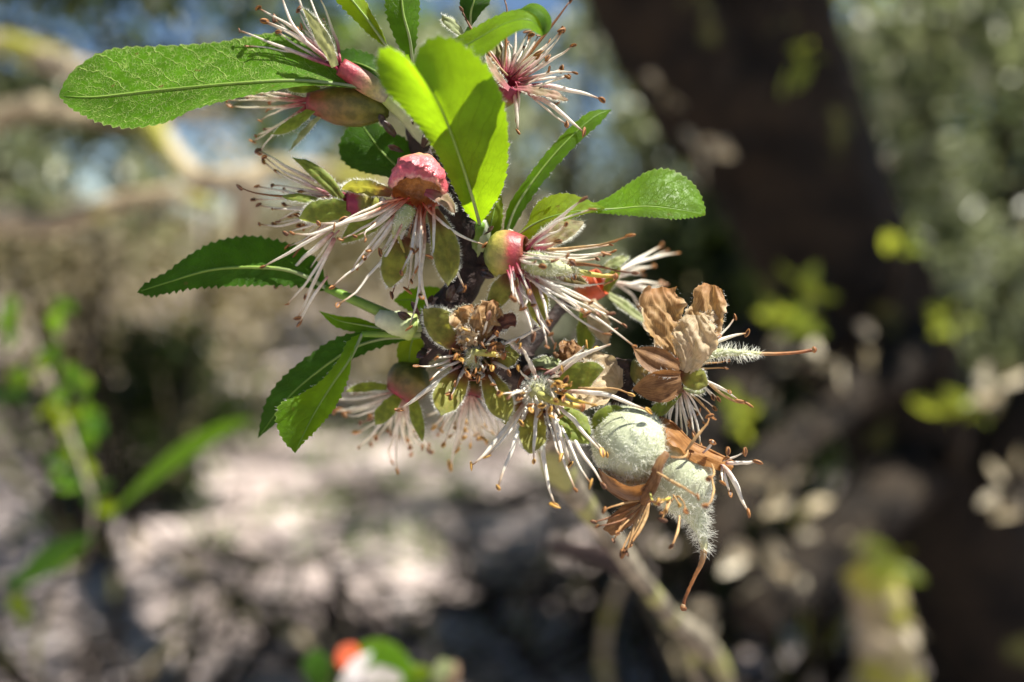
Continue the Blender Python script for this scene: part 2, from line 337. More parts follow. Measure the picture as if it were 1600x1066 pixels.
M['pale'] = ramp_mat('pale_stub', [(0.0, (0.62, 0.66, 0.50)), (0.6, (0.55, 0.62, 0.36)), (1.0, (0.42, 0.55, 0.14))], 0.5, 700, 0.2, True, 0.25)
M['pedicel'] = ramp_mat('pedicel', [(0.0, (0.12, 0.10, 0.04)), (1.0, (0.20, 0.23, 0.05))], 0.5, 700, 0.3)
M['twig'] = plain('twig_bark', (0.018, 0.011, 0.010), (0.050, 0.030, 0.026), 500, 0.62, 0.9, 0.0004, extra=((0.12, 0.09, 0.07), 260, 0.64))
M['twig_grey'] = plain('branch_bark', (0.05, 0.042, 0.028), (0.34, 0.30, 0.22), 130, 0.75, 0.8, 0.002, extra=((0.30, 0.31, 0.10), 25, 0.55))
M['scale'] = plain('bud_scale', (0.014, 0.006, 0.005), (0.05, 0.018, 0.011), 900, 0.35, 0.5, 0.0002, spec=0.6)
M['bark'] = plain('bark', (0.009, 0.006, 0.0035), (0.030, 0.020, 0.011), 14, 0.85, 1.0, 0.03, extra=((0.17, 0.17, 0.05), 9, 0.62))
M['bark_lichen'] = plain('bark_lichen', (0.30, 0.24, 0.15), (0.50, 0.42, 0.28), 16, 0.8, 0.8, 0.02, extra=((0.34, 0.34, 0.04), 7, 0.54))
M['ground'] = plain('ground', (0.13, 0.105, 0.098), (0.58, 0.49, 0.46), 1.8, 0.9, 1.0, 0.05, detail=10, extra=((0.11, 0.085, 0.06), 0.5, 0.55))
M['litter'] = plain('litter', (0.24, 0.18, 0.13), (0.52, 0.44, 0.38), 30, 0.6, 0.3, 0.003, (0.4, 0.3, 0.2), 0.15, detail=2)
M['stone'] = plain('stone', (0.17, 0.145, 0.135), (0.60, 0.52, 0.49), 4, 0.8, 0.6, 0.01)
M['drygrass'] = plain('drygrass', (0.30, 0.25, 0.11), (0.50, 0.43, 0.22), 2, 0.6, 0, 0.01, (0.5, 0.45, 0.2), 0.3, detail=2)
M['weed'] = plain('weed', (0.07, 0.15, 0.02), (0.14, 0.24, 0.03), 3, 0.5, 0, 0.01, (0.3, 0.5, 0.03), 0.4, detail=2)
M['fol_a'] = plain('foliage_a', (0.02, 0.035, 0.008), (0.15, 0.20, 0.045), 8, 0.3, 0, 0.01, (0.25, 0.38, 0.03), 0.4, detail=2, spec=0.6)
M['fol_b'] = plain('foliage_b', (0.022, 0.032, 0.010), (0.56, 0.58, 0.40), 7, 0.4, 0, 0.01, (0.4, 0.46, 0.2), 0.3, detail=3, spec=0.7, lo=0.43, hi=0.62)  # noise paints pale lit clumps and dark shaded ones into the leaves
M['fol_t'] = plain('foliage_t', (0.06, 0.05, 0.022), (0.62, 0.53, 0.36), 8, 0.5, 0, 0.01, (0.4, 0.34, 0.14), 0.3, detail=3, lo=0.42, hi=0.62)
M['fol_d'] = plain('foliage_d', (0.012, 0.02, 0.006), (0.045, 0.065, 0.014), 9, 0.4, 0, 0.01, (0.08, 0.12, 0.015), 0.25, detail=2)  # near-black leaves, their shade is put into the colour
M['fol_pale'] = plain('foliage_pale', (0.42, 0.35, 0.22), (0.70, 0.62, 0.46), 12, 0.4, 0, 0.01, (0.6, 0.5, 0.3), 0.35, detail=2)
M['petal_fall'] = plain('petal_fall', (0.62, 0.50, 0.48), (0.78, 0.70, 0.68), 20, 0.5, 0, 0.01, (0.7, 0.6, 0.58), 0.3, detail=2)
M['fol_y'] = plain('foliage_y', (0.16, 0.22, 0.03), (0.26, 0.32, 0.05), 5, 0.4, 0, 0.01, (0.6, 0.66, 0.06), 0.5, detail=2)
M['fol_g'] = plain('foliage_g', (0.06, 0.17, 0.015), (0.10, 0.24, 0.02), 5, 0.4, 0, 0.01, (0.25, 0.55, 0.03), 0.5, detail=2)

exec_background = True
# ================================================================== THE SETTING
def leaf_quads(P, size, asp=0.38, rngs=None, up=0.3):
    """many folded leaves: P (n,3) world roots, two quads each"""
    r = rngs or rng; n = len(P)
    T = nrm(r.normal(size=(n, 3))+np.array([0, 0, up])); sd = nrm(np.cross(T, r.normal(size=(n, 3)))); N = np.cross(T, sd)
    L = (size*r.uniform(0.6, 1.3, n))[:, None]; W = L*asp*0.5; k = 0.25
    m1, m2 = P+T*L*0.35, P+T*L*0.7+N*L*0.05
    V = np.stack([P, m1+sd*W+N*W*k, m2+sd*W*0.9+N*W*k, P+T*L+N*L*0.02, m2-sd*W*0.9+N*W*k, m1-sd*W+N*W*k], 1).reshape(-1, 3)
    b = np.arange(n)[:, None]*6
    F = np.concatenate([b+np.array([[0, 1, 2, 3]]), b+np.array([[0, 3, 4, 5]])], 0)
    return V, F
# ground: one sheet to the horizon, finer near the camera
def ground_z(x, y):
    return 0.03*np.sin(x*2.1+y*1.3)+0.02*np.sin(x*5.3-y*3.1+1)+0.012*np.sin(x*9+y*11)
ax = np.concatenate([-np.geomspace(300, 8, 14), np.linspace(-7, 7, 71), np.geomspace(8, 300, 14)])
ay = np.concatenate([-np.geomspace(60, 2, 8), np.linspace(-1.5, 14, 90), np.geomspace(15, 600, 16)])
gx, gy = np.meshgrid(ax, ay); fade = np.exp(-np.maximum(0, np.hypot(gx, gy)-9)/6)
gz = ground_z(gx, gy)*fade
V = np.stack([gx, gy, gz], -1).reshape(-1, 3); nx = len(ax); ny = len(ay)
ii, jj = np.meshgrid(np.arange(ny-1), np.arange(nx-1), indexing='ij'); a = (ii*nx+jj).ravel()
F = np.stack([a, a+1, a+nx+1, a+nx], 1)
tag(mkw('ground', V, F, M['ground'], loc=(0, 0, 0)), kind='structure')
def scatter(n, x0, x1, y0, y1, r=rng):
    y = r.uniform(0, 1, n)**1.5*(y1-y0)+y0; x = r.uniform(x0, x1, n)*(0.35+0.65*(y-y0)/(y1-y0))
    z = ground_z(x, y)*np.exp(-np.maximum(0, np.hypot(x, y)-9)/6); return np.stack([x, y, z], 1)
P = scatter(16000, -7, 7, 0.8, 11); V, F = leaf_quads(P+[0, 0, 0.006], 0.05, 0.5, up=-0.1)
V[:, 2] = np.maximum(V[:, 2]*0.25+np.repeat(P[:, 2], 6)*0.75, np.repeat(P[:, 2], 6)+0.002)
tag(mkw('leaf_litter', V, F, M['litter'], loc=(0, 0, 0)), 'pale dry leaf litter lying over the orchard ground', 'leaf litter', kind='stuff')
# stones / clods
def stones(n, smin, smax):
    P = scatter(n, -6.5, 6.5, 1.0, 9)
    base = []; t = (1+5**0.5)/2
    ico = nrm(np.array([(-1,t,0),(1,t,0),(-1,-t,0),(1,-t,0),(0,-1,t),(0,1,t),(0,-1,-t),(0,1,-t),(t,0,-1),(t,0,1),(-t,0,-1),(-t,0,1)], float))
    fi = np.array([(0,11,5),(0,5,1),(0,1,7),(0,7,10),(0,10,11),(1,5,9),(5,11,4),(11,10,2),(10,7,6),(7,1,8),(3,9,4),(3,4,2),(3,2,6),(3,6,8),(3,8,9),(4,9,5),(2,4,11),(6,2,10),(8,6,7),(9,8,1)])
    sc = rng.uniform(smin, smax, (n, 1, 1))*rng.uniform(0.7, 1.3, (n, 1, 3))*np.array([1, 1, 0.6])
    V = (ico[None]*rng.uniform(0.8, 1.2, (n, 12, 1))*sc+P[:, None, :]).reshape(-1, 3)
    F = (fi[None]+np.arange(n)[:, None, None]*12).reshape(-1, 3); return V, F
V, F = stones(2600, 0.012, 0.075)
tag(mkw('ground_stones', V, F, M['stone'], loc=(0, 0, 0)), 'small grey pink stones and clods scattered over the ground', 'stones', kind='stuff')
def grass(n, x0, x1, y0, y1, h, mat, name, label, cat, z=0):
    r = rng; nt_ = n//14; C = np.stack([r.uniform(x0, x1, nt_), r.uniform(y0, y1, nt_)], 1)
    xy = np.repeat(C, 14, 0)+r.normal(size=(nt_*14, 2))*0.05
    P = np.concatenate([xy, (ground_z(xy[:, 0], xy[:, 1])*np.exp(-np.maximum(0, np.hypot(xy[:, 0], xy[:, 1])-9)/6))[:, None]], 1)
    d = r.normal(size=P.shape)*0.45+[0, 0, 1]
    V, F = hairs(P, d, h, 0.009, 0.5, seed=3)
    return tag(mkw(name, V, F, mat, loc=(0, 0, 0)), label, cat, kind='stuff')
grass(14000, -9, 12, 6.5, 22, 0.35, M['drygrass'], 'dry_grass', 'tall bleached dry grass in clumps behind the trees', 'grass')
grass(5000, -4, 3.0, 3.0, 8, 0.13, M['weed'], 'green_weeds', 'low green weeds growing in patches on the ground', 'weeds')

def tree(name, label, group, base, trunk, tr, limbs, crown=None, crown_mat='fol_a', bark='bark', seed=1):
    """trunk: list of world points; limbs: list of (points, radii); crown: leaf roots (n,3)"""
    root = empty(name, base, label, 'tree', group)
    V, F, uv = tube(trunk, tr, 20, 26, 0.05, seed); mkw('trunk', V, F, M[bark], root, uv)
    for i, (p, rr) in enumerate(limbs):
        V, F, uv = tube(p, rr, 10, max(10, 4*len(p)), 0.05, seed+i+1); mkw('limb', V, F, M[bark], root, uv)
    for c in (crown or []):
        V, F = leaf_quads(c[0], c[1], 0.4)
        tag(mkw('crown', V, F, M[c[2]], root), kind='stuff')
    return root
def blob(n, c, r, hollow=0.3, clumps=14, sd=0.2):
    C = rng.normal(size=(clumps, 3)); C = nrm(C)*rng.uniform(hollow, 1, (clumps, 1))**0.6
    k = rng.integers(0, clumps, n); P = C[k]+rng.normal(size=(n, 3))*sd
    return np.asarray(c)+P*np.asarray(r)
SUBJ = toW([[800, 500, 0]])[0]
def keep_sun(P, rad, q=None):
    v = P-(SUBJ if q is None else q); t = v@SUN; dist = np.linalg.norm(v-t[:, None]*SUN, axis=1); return P[(dist > rad) | (t < 0)]

# --- the big dark tree on the right, 1.5 m behind the flowers
Z = 1.45
tp = [far(1740, 1420, 1.5), far(1660, 1180, Z), far(1550, 930, Z), far(1440, 700, Z), far(1350, 520, Z), far(1260, 310, Z), far(1175, 110, Z), far(1110, -150, Z), far(1040, -500, Z+0.1)]
tp[0][2] = -0.05
mm = Z/FPX
tr_ = [r_*mm for r_ in (185, 150, 128, 112, 108, 128, 140, 135, 100)]
limbs = [
 ([far(1230, 290, Z), far(1130, 170, Z-0.05), far(1040, 40, Z-0.1), far(960, -120, Z-0.15), far(900, -400, Z-0.2)], [0.095, 0.11, 0.095, 0.07, 0.05]),
 ([far(1440, 720, Z), far(1360, 800, 1.2), far(1250, 890, 1.1), far(1180, 960, 1.0)], [0.07, 0.05, 0.04, 0.03]),
 ([far(1100, 860, 0.95), far(1180, 740, 1.05), far(1300, 640, 1.2), far(1420, 560, 1.3), far(1480, 480, 1.5)], [0.02, 0.028, 0.034, 0.036, 0.03]),
 ([far(1300, 480, Z), far(1180, 560, 1.3), far(1110, 660, 1.15), far(1060, 800, 1.05)], [0.08, 0.06, 0.045, 0.03]),  # dark limb added across an area that is only shadow
 ([far(1500, 860, Z), far(1560, 740, Z-.1), far(1640, 600, Z-0.1), far(1720, 350, Z)], [0.07, 0.05, 0.04, 0.035]),
 ([far(1350, 520, Z), far(1395, 450, 1.25), far(1410, 375, 1.1)], [0.02, 0.01, 0.004]),
 ([far(1440, 700, Z), far(1475, 580, 1.25), far(1482, 490, 1.14)], [0.02, 0.01, 0.004]),
 ([far(1460, 740, Z), far(1500, 700, 1.2), far(1502, 630, 1.1)], [0.02, 0.01, 0.004]),
 ([far(1300, 400, Z), far(1262, 480, 1.2), far(1240, 515, 1.05)], [0.02, 0.01, 0.004]),
 ([far(1130, -150, Z), far(1000, -600, 1.7), far(900, -900, 2.3), far(700, -900, 3.2)], [0.08, 0.06, 0.045, 0.03]),
 ([far(1100, -300, Z), far(1500, -700, 1.7), far(1900, -1000, 2.0)], [0.07, 0.05, 0.03]),
 ([far(1090, -420, Z), far(900, -900, 2.2), far(800, -1100, 3.0)], [0.07, 0.05, 0.03]),
]
can = np.concatenate([blob(14000, (0.2, 2.3, 3.7), (3.4, 2.5, 0.8), 0.1, 95, 0.07), blob(7000, (2.0, 2.6, 3.0), (1.5, 1.8, 0.9), 0.1, 40, 0.14)])
can = keep_sun(can, 0.2)
GAPS = ((far(120, 640, .44), 0.14), (far(300, 720, .38), 0.12), (far(330, 270, 1.0), 0.22), (far(230, 320, 1.1), 0.2), (far(1370, 900, 1.25), 0.10), (far(1400, 400, 1.1), 0.12), (far(1240, 500, 1.05), 0.08), (far(1490, 640, 1.1), 0.1), (far(480, 265, 1.0), 0.12), (far(600, 1040, 0.3), 0.1), (far(1180, 830, 1.0), 0.12), (far(1250, 930, 1.1), 0.1), (far(1300, 740, 1.1), 0.09), (far(1380, 560, 1.2), 0.1), (far(1560, 700, 1.1), 0.1), (far(1110, 220, 1.2), 0.06))  # made-up canopy openings that let the sun reach these spots
for q, rad in GAPS: can = keep_sun(can, rad, q)
for q, rad in (((-1.6, 3.6, 0), 0.75), ((-0.55, 2.9, 0), 0.4), ((0.15, 2.6, 0), 0.22), ((-1.0, 2.45, 0), 0.22), ((0.5, 3.2, 0), 0.3), ((0.75, 2.3, 0), 0.15)): can = keep_sun(can, rad, np.array(q))  # further openings added for sun patches on the ground
can = can; can = can[can[:, 2] > 2.3+0.12*np.abs(can[:, 1])]
near = []
for (x, y, z, n, s) in [(1408, 385, 1.1, 9, 13), (1480, 500, 1.15, 9, 13), (1240, 510, 1.05, 9, 12), (1250, 455, 1.1, 5, 10), (1500, 640, 1.1, 10, 14), (1255, 85, 1.2, 6, 12), (1150, 650, 1.0, 5, 14), (1400, 870, 1.0, 5, 12)]:
    near += [far(x+random.gauss(0, s), y+random.gauss(0, s), z) for _ in range(n)]
trunk_shade = np.concatenate([blob(1500, far(1200, 150, Z)+SUN*1.25, (0.5, 0.45, 0.3), 0.0, 14, 0.3), blob(1300, far(1400, 640, Z)+SUN*1.5, (0.45, 0.4, 0.3), 0.0, 14, 0.3), blob(900, far(1540, 950, Z)+SUN*1.7, (0.4, 0.4, 0.3), 0.0, 12, 0.3)])  # unseen leaf clumps added sunward to keep the trunk in shade
for q, rad in GAPS: trunk_shade = keep_sun(trunk_shade, rad*0.8, q)
trunk_shade = keep_sun(trunk_shade, 0.2)
dead = []
for (x, y, z_) in [(1130,760,1.0),(1200,800,1.05),(1170,870,1.0),(1050,860,1.0),(1280,560,1.1),(1240,560,1.2),(1350,560,1.15),(1240,740,1.1),(1190,890,1.0),(1240,930,1.0),(1100,960,1.0),(1420,990,1.1),(1540,620,1.1),(1580,740,1.1),(1130,250,1.2),(1090,215,1.2),(1060,150,1.2),(1290,840,1.1),(1210,640,1.1),(1550,800,1.0),(1380,250,1.4),(1320,150,1.4)]:
    dead += [far(x+random.gauss(0, 14), y+random.gauss(0, 14), z_) for _ in range(4)]
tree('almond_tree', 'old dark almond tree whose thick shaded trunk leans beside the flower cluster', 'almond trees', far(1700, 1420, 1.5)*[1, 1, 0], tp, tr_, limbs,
     [(can, 0.10, 'fol_a'), (trunk_shade, 0.10, 'fol_a'), (np.array(near), 0.042, 'fol_y'), (np.array(dead), 0.04, 'fol_pale')])
V, F, uv = tube([far(1268, 800, 1.2), far(1320, 860, 1.22), far(1375, 940, 1.25), (*(far(1440, 1060, 1.3)[:2]), 0.30), (*(far(1500, 1200, 1.35)[:2]), -0.03)], [0.028, 0.042, 0.05, 0.052, 0.06], 14, 20, 0.05, 9)
st = mkw('dead_stump', V, F, M['bark_lichen'], uv=uv)
tag(st, 'pale sunlit broken stub standing against the foot of the dark trunk', 'stump')

# --- left tree with the pale kinked branch
zb = 1.0
base = np.array([-1.5, 1.75, 0])
lc = np.concatenate([blob(3500, base+[0.3, 0.9, 2.6], (1.3, 1.0, 0.8), 0.2, 30, 0.12)])
ld = np.array([far(random.uniform(-80, 520), random.choice([random.gauss(135, 35), random.gauss(-25, 25), random.gauss(80, 55)]), random.uniform(1.7, 2.6)) for _ in range(1250)])
for q, rad in GAPS: lc = keep_sun(lc, rad, q)
lc = keep_sun(lc, 0.2)
tree('almond_tree', 'almond tree with pale lichen-covered kinked branches reaching in behind the long leaf', 'almond trees', base,
     [base+[0, 0, -0.05], base+[0.03, 0, 0.6], base+[0.1, 0.02, 1.2], base+[0.05, 0.1, 2.0], base+[0.1, 0.1, 2.7]], [0.12, 0.095, 0.085, 0.07, 0.05],
     [([base+[0.06, 0.0, 1.0], far(-100, 120, 1.35), far(120, 110, 1.15), far(225, 180, 1.0), far(270, 245, 0.98), far(320, 290, 0.97), far(400, 272, 0.97), far(480, 262, 1.0), far(640, 300, 1.05)], [0.036, 0.028, 0.022, 0.017, 0.018, 0.018, 0.016, 0.014, 0.007]),
      ([far(395, 272, 0.97), far(380, 330, 0.98), far(372, 400, 1.0)], [0.018, 0.015, 0.006]),
      ([base+[0.03, 0.0, 0.95], far(-60, 370, 1.3), far(90, 350, 1.15), far(190, 315, 1.1), far(280, 300, 1.1), far(330, 320, 1.12)], [0.04, 0.028, 0.022, 0.026, 0.018, 0.008]),
      ([base+[0.05, 0.0, 1.25], far(0, 180, 1.5), far(200, 185, 1.7), far(420, 160, 2.0), far(560, 120, 2.3)], [0.04, 0.026, 0.02, 0.016, 0.01]),
      ([base+[0.05, 0.0, 1.5], far(30, 60, 1.5), far(150, 150, 1.6), far(330, 190, 1.8)], [0.03, 0.02, 0.016, 0.008])],
     [(lc, 0.09, 'fol_a'), (ld[:900], 0.055, 'fol_d'), (ld[900:], 0.05, 'fol_b')], bark='bark_lichen', seed=21)

# --- orchard trees farther off
spots = [(-3.4, 6.3, 2.15, 'fol_b'), (-1.0, 8.8, 3.3, 'fol_a'), (0.4, 6.8, 3.6, 'fol_b'), (2.9, 5.0, 3.3, 'fol_b'), (4.9, 8.6, 4.2, 'fol_a'), (2.1, 8.5, 4.4, 'fol_b'), (4.6, 6.0, 3.6, 'fol_b'), (-6.5, 9.0, 2.2, 'fol_a')]
lab = ['small almond tree with grey green leaves beyond the kinked branches', 'almond tree with deep green crown seen past the long serrated leaf', 'low grey green almond tree behind the upper flowers',
       'silvery almond tree just beyond the dark leaning trunk', 'dark green almond tree farther off behind the silvery one', 'tall hazy almond tree in the row behind the flowers', 'silvery almond tree at the outer end of the row', 'deep green almond tree at the far end of the row']
for i, (x, y, h, cm) in enumerate(spots):
    b0 = np.array([x, y, 0.0]); r = np.random.default_rng(50+i)
    tk = [b0+[0, 0, -0.05], b0+[r.uniform(-.1, .1), 0, 0.5], b0+[r.uniform(-.2, .2), 0.1, 1.0], b0+[r.uniform(-.2, .2), 0, h*0.55]]
    lm = []
    for k in range(5):
        an = k*1.3+r.uniform(0, 1); s_ = tk[2]*1.0; e_ = b0+[math.cos(an)*h*0.36, math.sin(an)*h*0.36, h*r.uniform(0.55, 0.85)]
        lm.append(([s_, s_*0.5+e_*0.5+[0, 0, -0.1], e_], [0.06, 0.04, 0.012]))
    lo = 0.42 if i in (3, 5, 6, 2) else 0.62
    cr = blob(3800, b0+[0, 0, h*lo+0.15], (h*0.5, h*0.5, h*0.42), 0.3, 40, 0.10)
    cr = cr[cr[:, 2] > 0.25]
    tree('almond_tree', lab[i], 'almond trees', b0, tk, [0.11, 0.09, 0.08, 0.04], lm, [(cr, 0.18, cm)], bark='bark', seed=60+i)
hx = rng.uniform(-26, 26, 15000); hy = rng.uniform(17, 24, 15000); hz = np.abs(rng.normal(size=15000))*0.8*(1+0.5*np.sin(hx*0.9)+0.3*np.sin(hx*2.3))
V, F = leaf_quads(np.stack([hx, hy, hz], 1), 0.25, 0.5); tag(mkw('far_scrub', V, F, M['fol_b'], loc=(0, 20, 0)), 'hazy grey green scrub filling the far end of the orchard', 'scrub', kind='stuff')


def shrub(label, x, y, h, wd, mat, n, sz, seed):
    r = np.random.default_rng(seed); b0 = np.array([x, y, 0.0]); root = empty('shrub', b0, label, 'shrub', 'shrubs edging the orchard')
    for k in range(5):
        an = k*1.26+r.uniform(0, 1); e = b0+[math.cos(an)*wd*0.6, math.sin(an)*wd*0.6, h*r.uniform(0.6, 0.9)]
        V, F, uv = tube([b0+[0, 0, -0.03], b0*0.5+e*0.5+[0, 0, 0.1], e], [0.02, 0.013, 0.005], 6, 10); mkw('stem', V, F, M['bark_lichen'], root, uv)
    P = blob(n, b0+[0, 0, h*0.5], (wd, wd, h*0.5), 0.2, 26, 0.16); P = P[P[:, 2] > 0.02]
    V, F = leaf_quads(P, sz, 0.4); tag(mkw('foliage', V, F, M[mat], root), kind='stuff')
sl_ = ['straw-coloured shrub behind the kinked lichen branch', 'straw-coloured shrub between the kinked branch and the hanging stamens', 'straw-coloured shrub behind the maroon-hearted flower', 'silvery green shrub behind the olive-cupped flower', 'silvery green shrub just beside the dark leaning trunk', 'silvery green shrub next to the straw-coloured one beyond the trunk', 'silvery green shrub at the outer edge of the straw-coloured row', 'straw-coloured shrub beyond the leaning trunk', 'lowest straw-coloured shrub, close behind the foot of the leaning trunk']
for i, (x, y, h, wd, mt) in enumerate([(-3.9, 4.6, 1.75, 0.95, 't'), (-2.2, 5.2, 1.75, 1.0, 't'), (-0.7, 5.4, 1.75, 0.95, 't'), (0.9, 5.6, 1.5, 0.9, 'b'), (2.2, 4.0, 1.5, 0.7, 'b'), (3.4, 3.9, 1.7, 0.8, 'b'), (-5.2, 6.0, 1.7, 1.0, 'b'), (4.6, 4.6, 1.8, 0.9, 't'), (2.0, 3.2, 0.8, 0.5, 't')]):
    shrub(sl_[i], x, y, h, wd, 'fol_t' if mt == 't' else 'fol_b', 3800, 0.085, 200+i)
shrub('deep green shaded shrub behind the papery petals, beside the leaning trunk', 0.55, 2.35, 1.42, 0.36, 'fol_d', 5200, 0.07, 300)  # added shrub, dark leaves deepen the area by the trunk
shrub('small dark evergreen shrub under the kinked lichen branch', -1.5, 3.6, 0.8, 0.3, 'fol_d', 2500, 0.07, 301)  # another added shrub with shade-dark leaves
def thicket(label, x, y, h, n, seed, r0=0.016, lean=(0, 0)):
    r = np.random.default_rng(seed); b0 = np.array([x, y, 0.0]); root = empty('bare_thicket', b0, label, 'thicket', 'bare thickets of shoots')
    for k in range(n):
        an = r.uniform(0, 6.28); sp = r.uniform(0.15, 0.6); s0 = b0+[r.normal()*0.06, r.normal()*0.06, -0.03]
        e = b0+[math.cos(an)*sp+lean[0], math.sin(an)*sp*0.6+lean[1], h*r.uniform(0.5, 1.05)]; m1 = s0*0.5+e*0.5+r.normal(size=3)*0.08
        st_ = mkw('stem', *(lambda q: (q[0], q[1], M['bark' if k % 4 else 'bark_lichen'], root, q[2]))(tube([s0, m1, e], [r0, r0*0.75, r0*0.3], 7, 14, 0.08, seed+k)))
        for q in range(3):
            t = r.uniform(0.35, 0.95); a_ = catmull([s0, m1, e], 21)[int(t*20)]; e_ = a_+r.normal(size=3)*[0.2, 0.15, 0.12]
            V, F, uv = tube([a_, (a_+e_)/2+r.normal(size=3)*0.02, e_], [r0*0.4, r0*0.3, r0*0.12], 5, 8); mkw('twig', V, F, M['bark'], st_, uv)
for i, (lb, x, y, h, n, r0) in enumerate([('dark bare thicket rising behind the green shoot', -0.95, 1.9, 0.75, 12, 0.016), ('dark bare thicket below the twisted leaf', -0.45, 2.1, 0.55, 12, 0.016), ('bare thicket behind the hanging stamens', 0.0, 2.3, 0.6, 10, 0.014),
        ('tangled bare thicket behind the woolly fruits', 0.38, 1.75, 0.85, 16, 0.016), ('bare thicket against the foot of the leaning trunk', 0.72, 1.7, 0.95, 14, 0.018), ('thin bare thicket between the kinked branch and the ground', -1.5, 3.0, 1.5, 12, 0.02)]):
    thicket(lb, x, y, h, n, 400+20*i, r0)
fb = [((60, 760), (200, 812), (380, 800), (610, 775), 0.030), ((180, 905), (300, 870), (450, 880), (560, 860), 0.022), ((700, 780), (790, 800), (880, 770), (960, 800), 0.03), ((600, 930), (720, 960), (840, 940), (980, 985), 0.02), ((880, 960), (960, 900), (1060, 880), (1180, 930), 0.03), ((20, 700), (80, 680), (160, 640), (230, 650), 0.03), ((1000, 800), (1100, 840), (1220, 820), (1330, 850), 0.03)]  # dark streaks on the ground; the first branch stands in for a shadow band
fl_ = ['long dark branch fallen across the ground below the pointed leaves', 'crooked fallen branch lying nearest the green shoot', 'dark fallen branch behind the hanging stamens', 'thin fallen branch on the bare pinkish ground', 'fallen branch lying under the long grey twig', 'short fallen branch behind the leafy shoot', 'dark fallen branch near the foot of the leaning trunk']
def on_ground(px, py):
    d = FWD+RIGHT*(px-800)/FPX+UP*(533-py)/FPX; t = -CAM[2]/d[2]; return CAM+d*t
for i, (*pp, rr) in enumerate(fb):
    P_ = [on_ground(*p)+[0, 0, rr*(0.7+0.9*(k % 2))] for k, p in enumerate(pp)]
    root = empty('fallen_branch', P_[0]*[1, 1, 0], fl_[i], 'branch', 'fallen branches on the ground')
    V, F, uv = tube(P_, [rr*0.6, rr, rr*0.9, rr*0.5], 10, 24, 0.08, i); mkw('stem', V, F, M['bark'], root, uv)
    for k in range(5):
        a_ = P_[1]*(1-k/4)+P_[2]*(k/4); e_ = a_+rng.normal(size=3)*[0.25, 0.25, 0.02]+[0, 0, 0.12]
        V, F, uv = tube([a_, (a_+e_)/2+[0, 0, 0.03], e_], [rr*0.35, rr*0.25, rr*0.1], 6, 8); mkw('twig', V, F, M['bark'], root, uv)
C_ = scatter(260, -6, 6, 1.5, 9); P = np.repeat(C_, 22, 0)+rng.normal(size=(260*22, 3))*[0.09, 0.09, 0]; P[:, 2] = ground_z(P[:, 0], P[:, 1])+0.012
V, F = leaf_quads(P, 0.03, 0.9, up=0.0); V[:, 2] = np.maximum(V[:, 2]*0.3+np.repeat(P[:, 2], 6)*0.7, np.repeat(P[:, 2], 6))
tag(mkw('fallen_petals', V, F, M['petal_fall'], loc=(0, 0, 0)), 'drifts of pinkish white almond petals fallen on the ground', 'petals', kind='stuff')
# --- leafy shoots standing between camera and ground
def shoot(name, label, cat, stem, radii, leaves, mat='leaf_mid', group=None, bark='petiole'):
    base = np.array(stem[0]); root = empty(name, base, label, cat, group)
    V, F, uv = tube(stem, radii, 8, 24); mkw('stem', V, F, M[bark], root, uv)
    for (b_, t_, wd, mt) in leaves:
        b_, t_ = np.array(b_), np.array(t_); ln = np.linalg.norm(t_-b_)
        L_, M_, R_ = tongue(b_, (b_+t_)/2+np.array([0, 0, 0.12*ln]), t_, wd, -FWD+np.array([0, 0, 0.5])+0.3*rng.normal(size=3), prof=[0.05, 0.5, 0.85, 1.0, 0.9, 0.6, 0.03])
        V, F, uv, *_ = patch(L_, M_, R_, 14, 3, cup=0.15); mkw('leaf', V, F, M[mt], root, uv)
    return root
z = 0.42
g = far(60, 1100, 0.50)*[1, 1, 0]
lv = [(far(165, 815, .40), far(395, 652, .36), 0.0125, 'leaf_mid'), (far(150, 835, .41), far(20, 925, .44), 0.013, 'leaf_dark'), (far(140, 850, .42), far(60, 900, .44), 0.011, 'leaf_mid')]
for (x, y, n_) in [(115, 600, 5), (120, 660, 6), (105, 720, 6), (60, 560, 4), (30, 505, 5), (15, 610, 6), (70, 640, 4), (135, 760, 5), (40, 930, 4), (85, 480, 3)]:
    for q in range(n_):
        an = random.uniform(0, 6.28); zq = random.uniform(.43, .50); a0 = (x+random.gauss(0, 8), y+random.gauss(0, 8)); ln_ = random.uniform(28, 52)
        lv.append((far(*a0, zq), far(a0[0]+math.cos(an)*ln_, a0[1]+math.sin(an)*ln_, zq+random.uniform(-.012, .012)), random.uniform(0.006, 0.010), random.choice(['leaf_mid', 'leaf_dark', 'leaf_dark', 'leaf_yellow'])))
shoot('leafy_shoot', 'thin leafy shoot with one long slanting leaf, blurred below the dark pointed leaves', 'shoot', [g+[0, 0, -0.01], far(60, 1080, .50), far(120, 920, .47), far(150, 820, .42), far(112, 680, .45), far(40, 500, .47)], [0.003, 0.0026, 0.0022, 0.0019, 0.0016, 0.001], lv, bark='twig_grey')

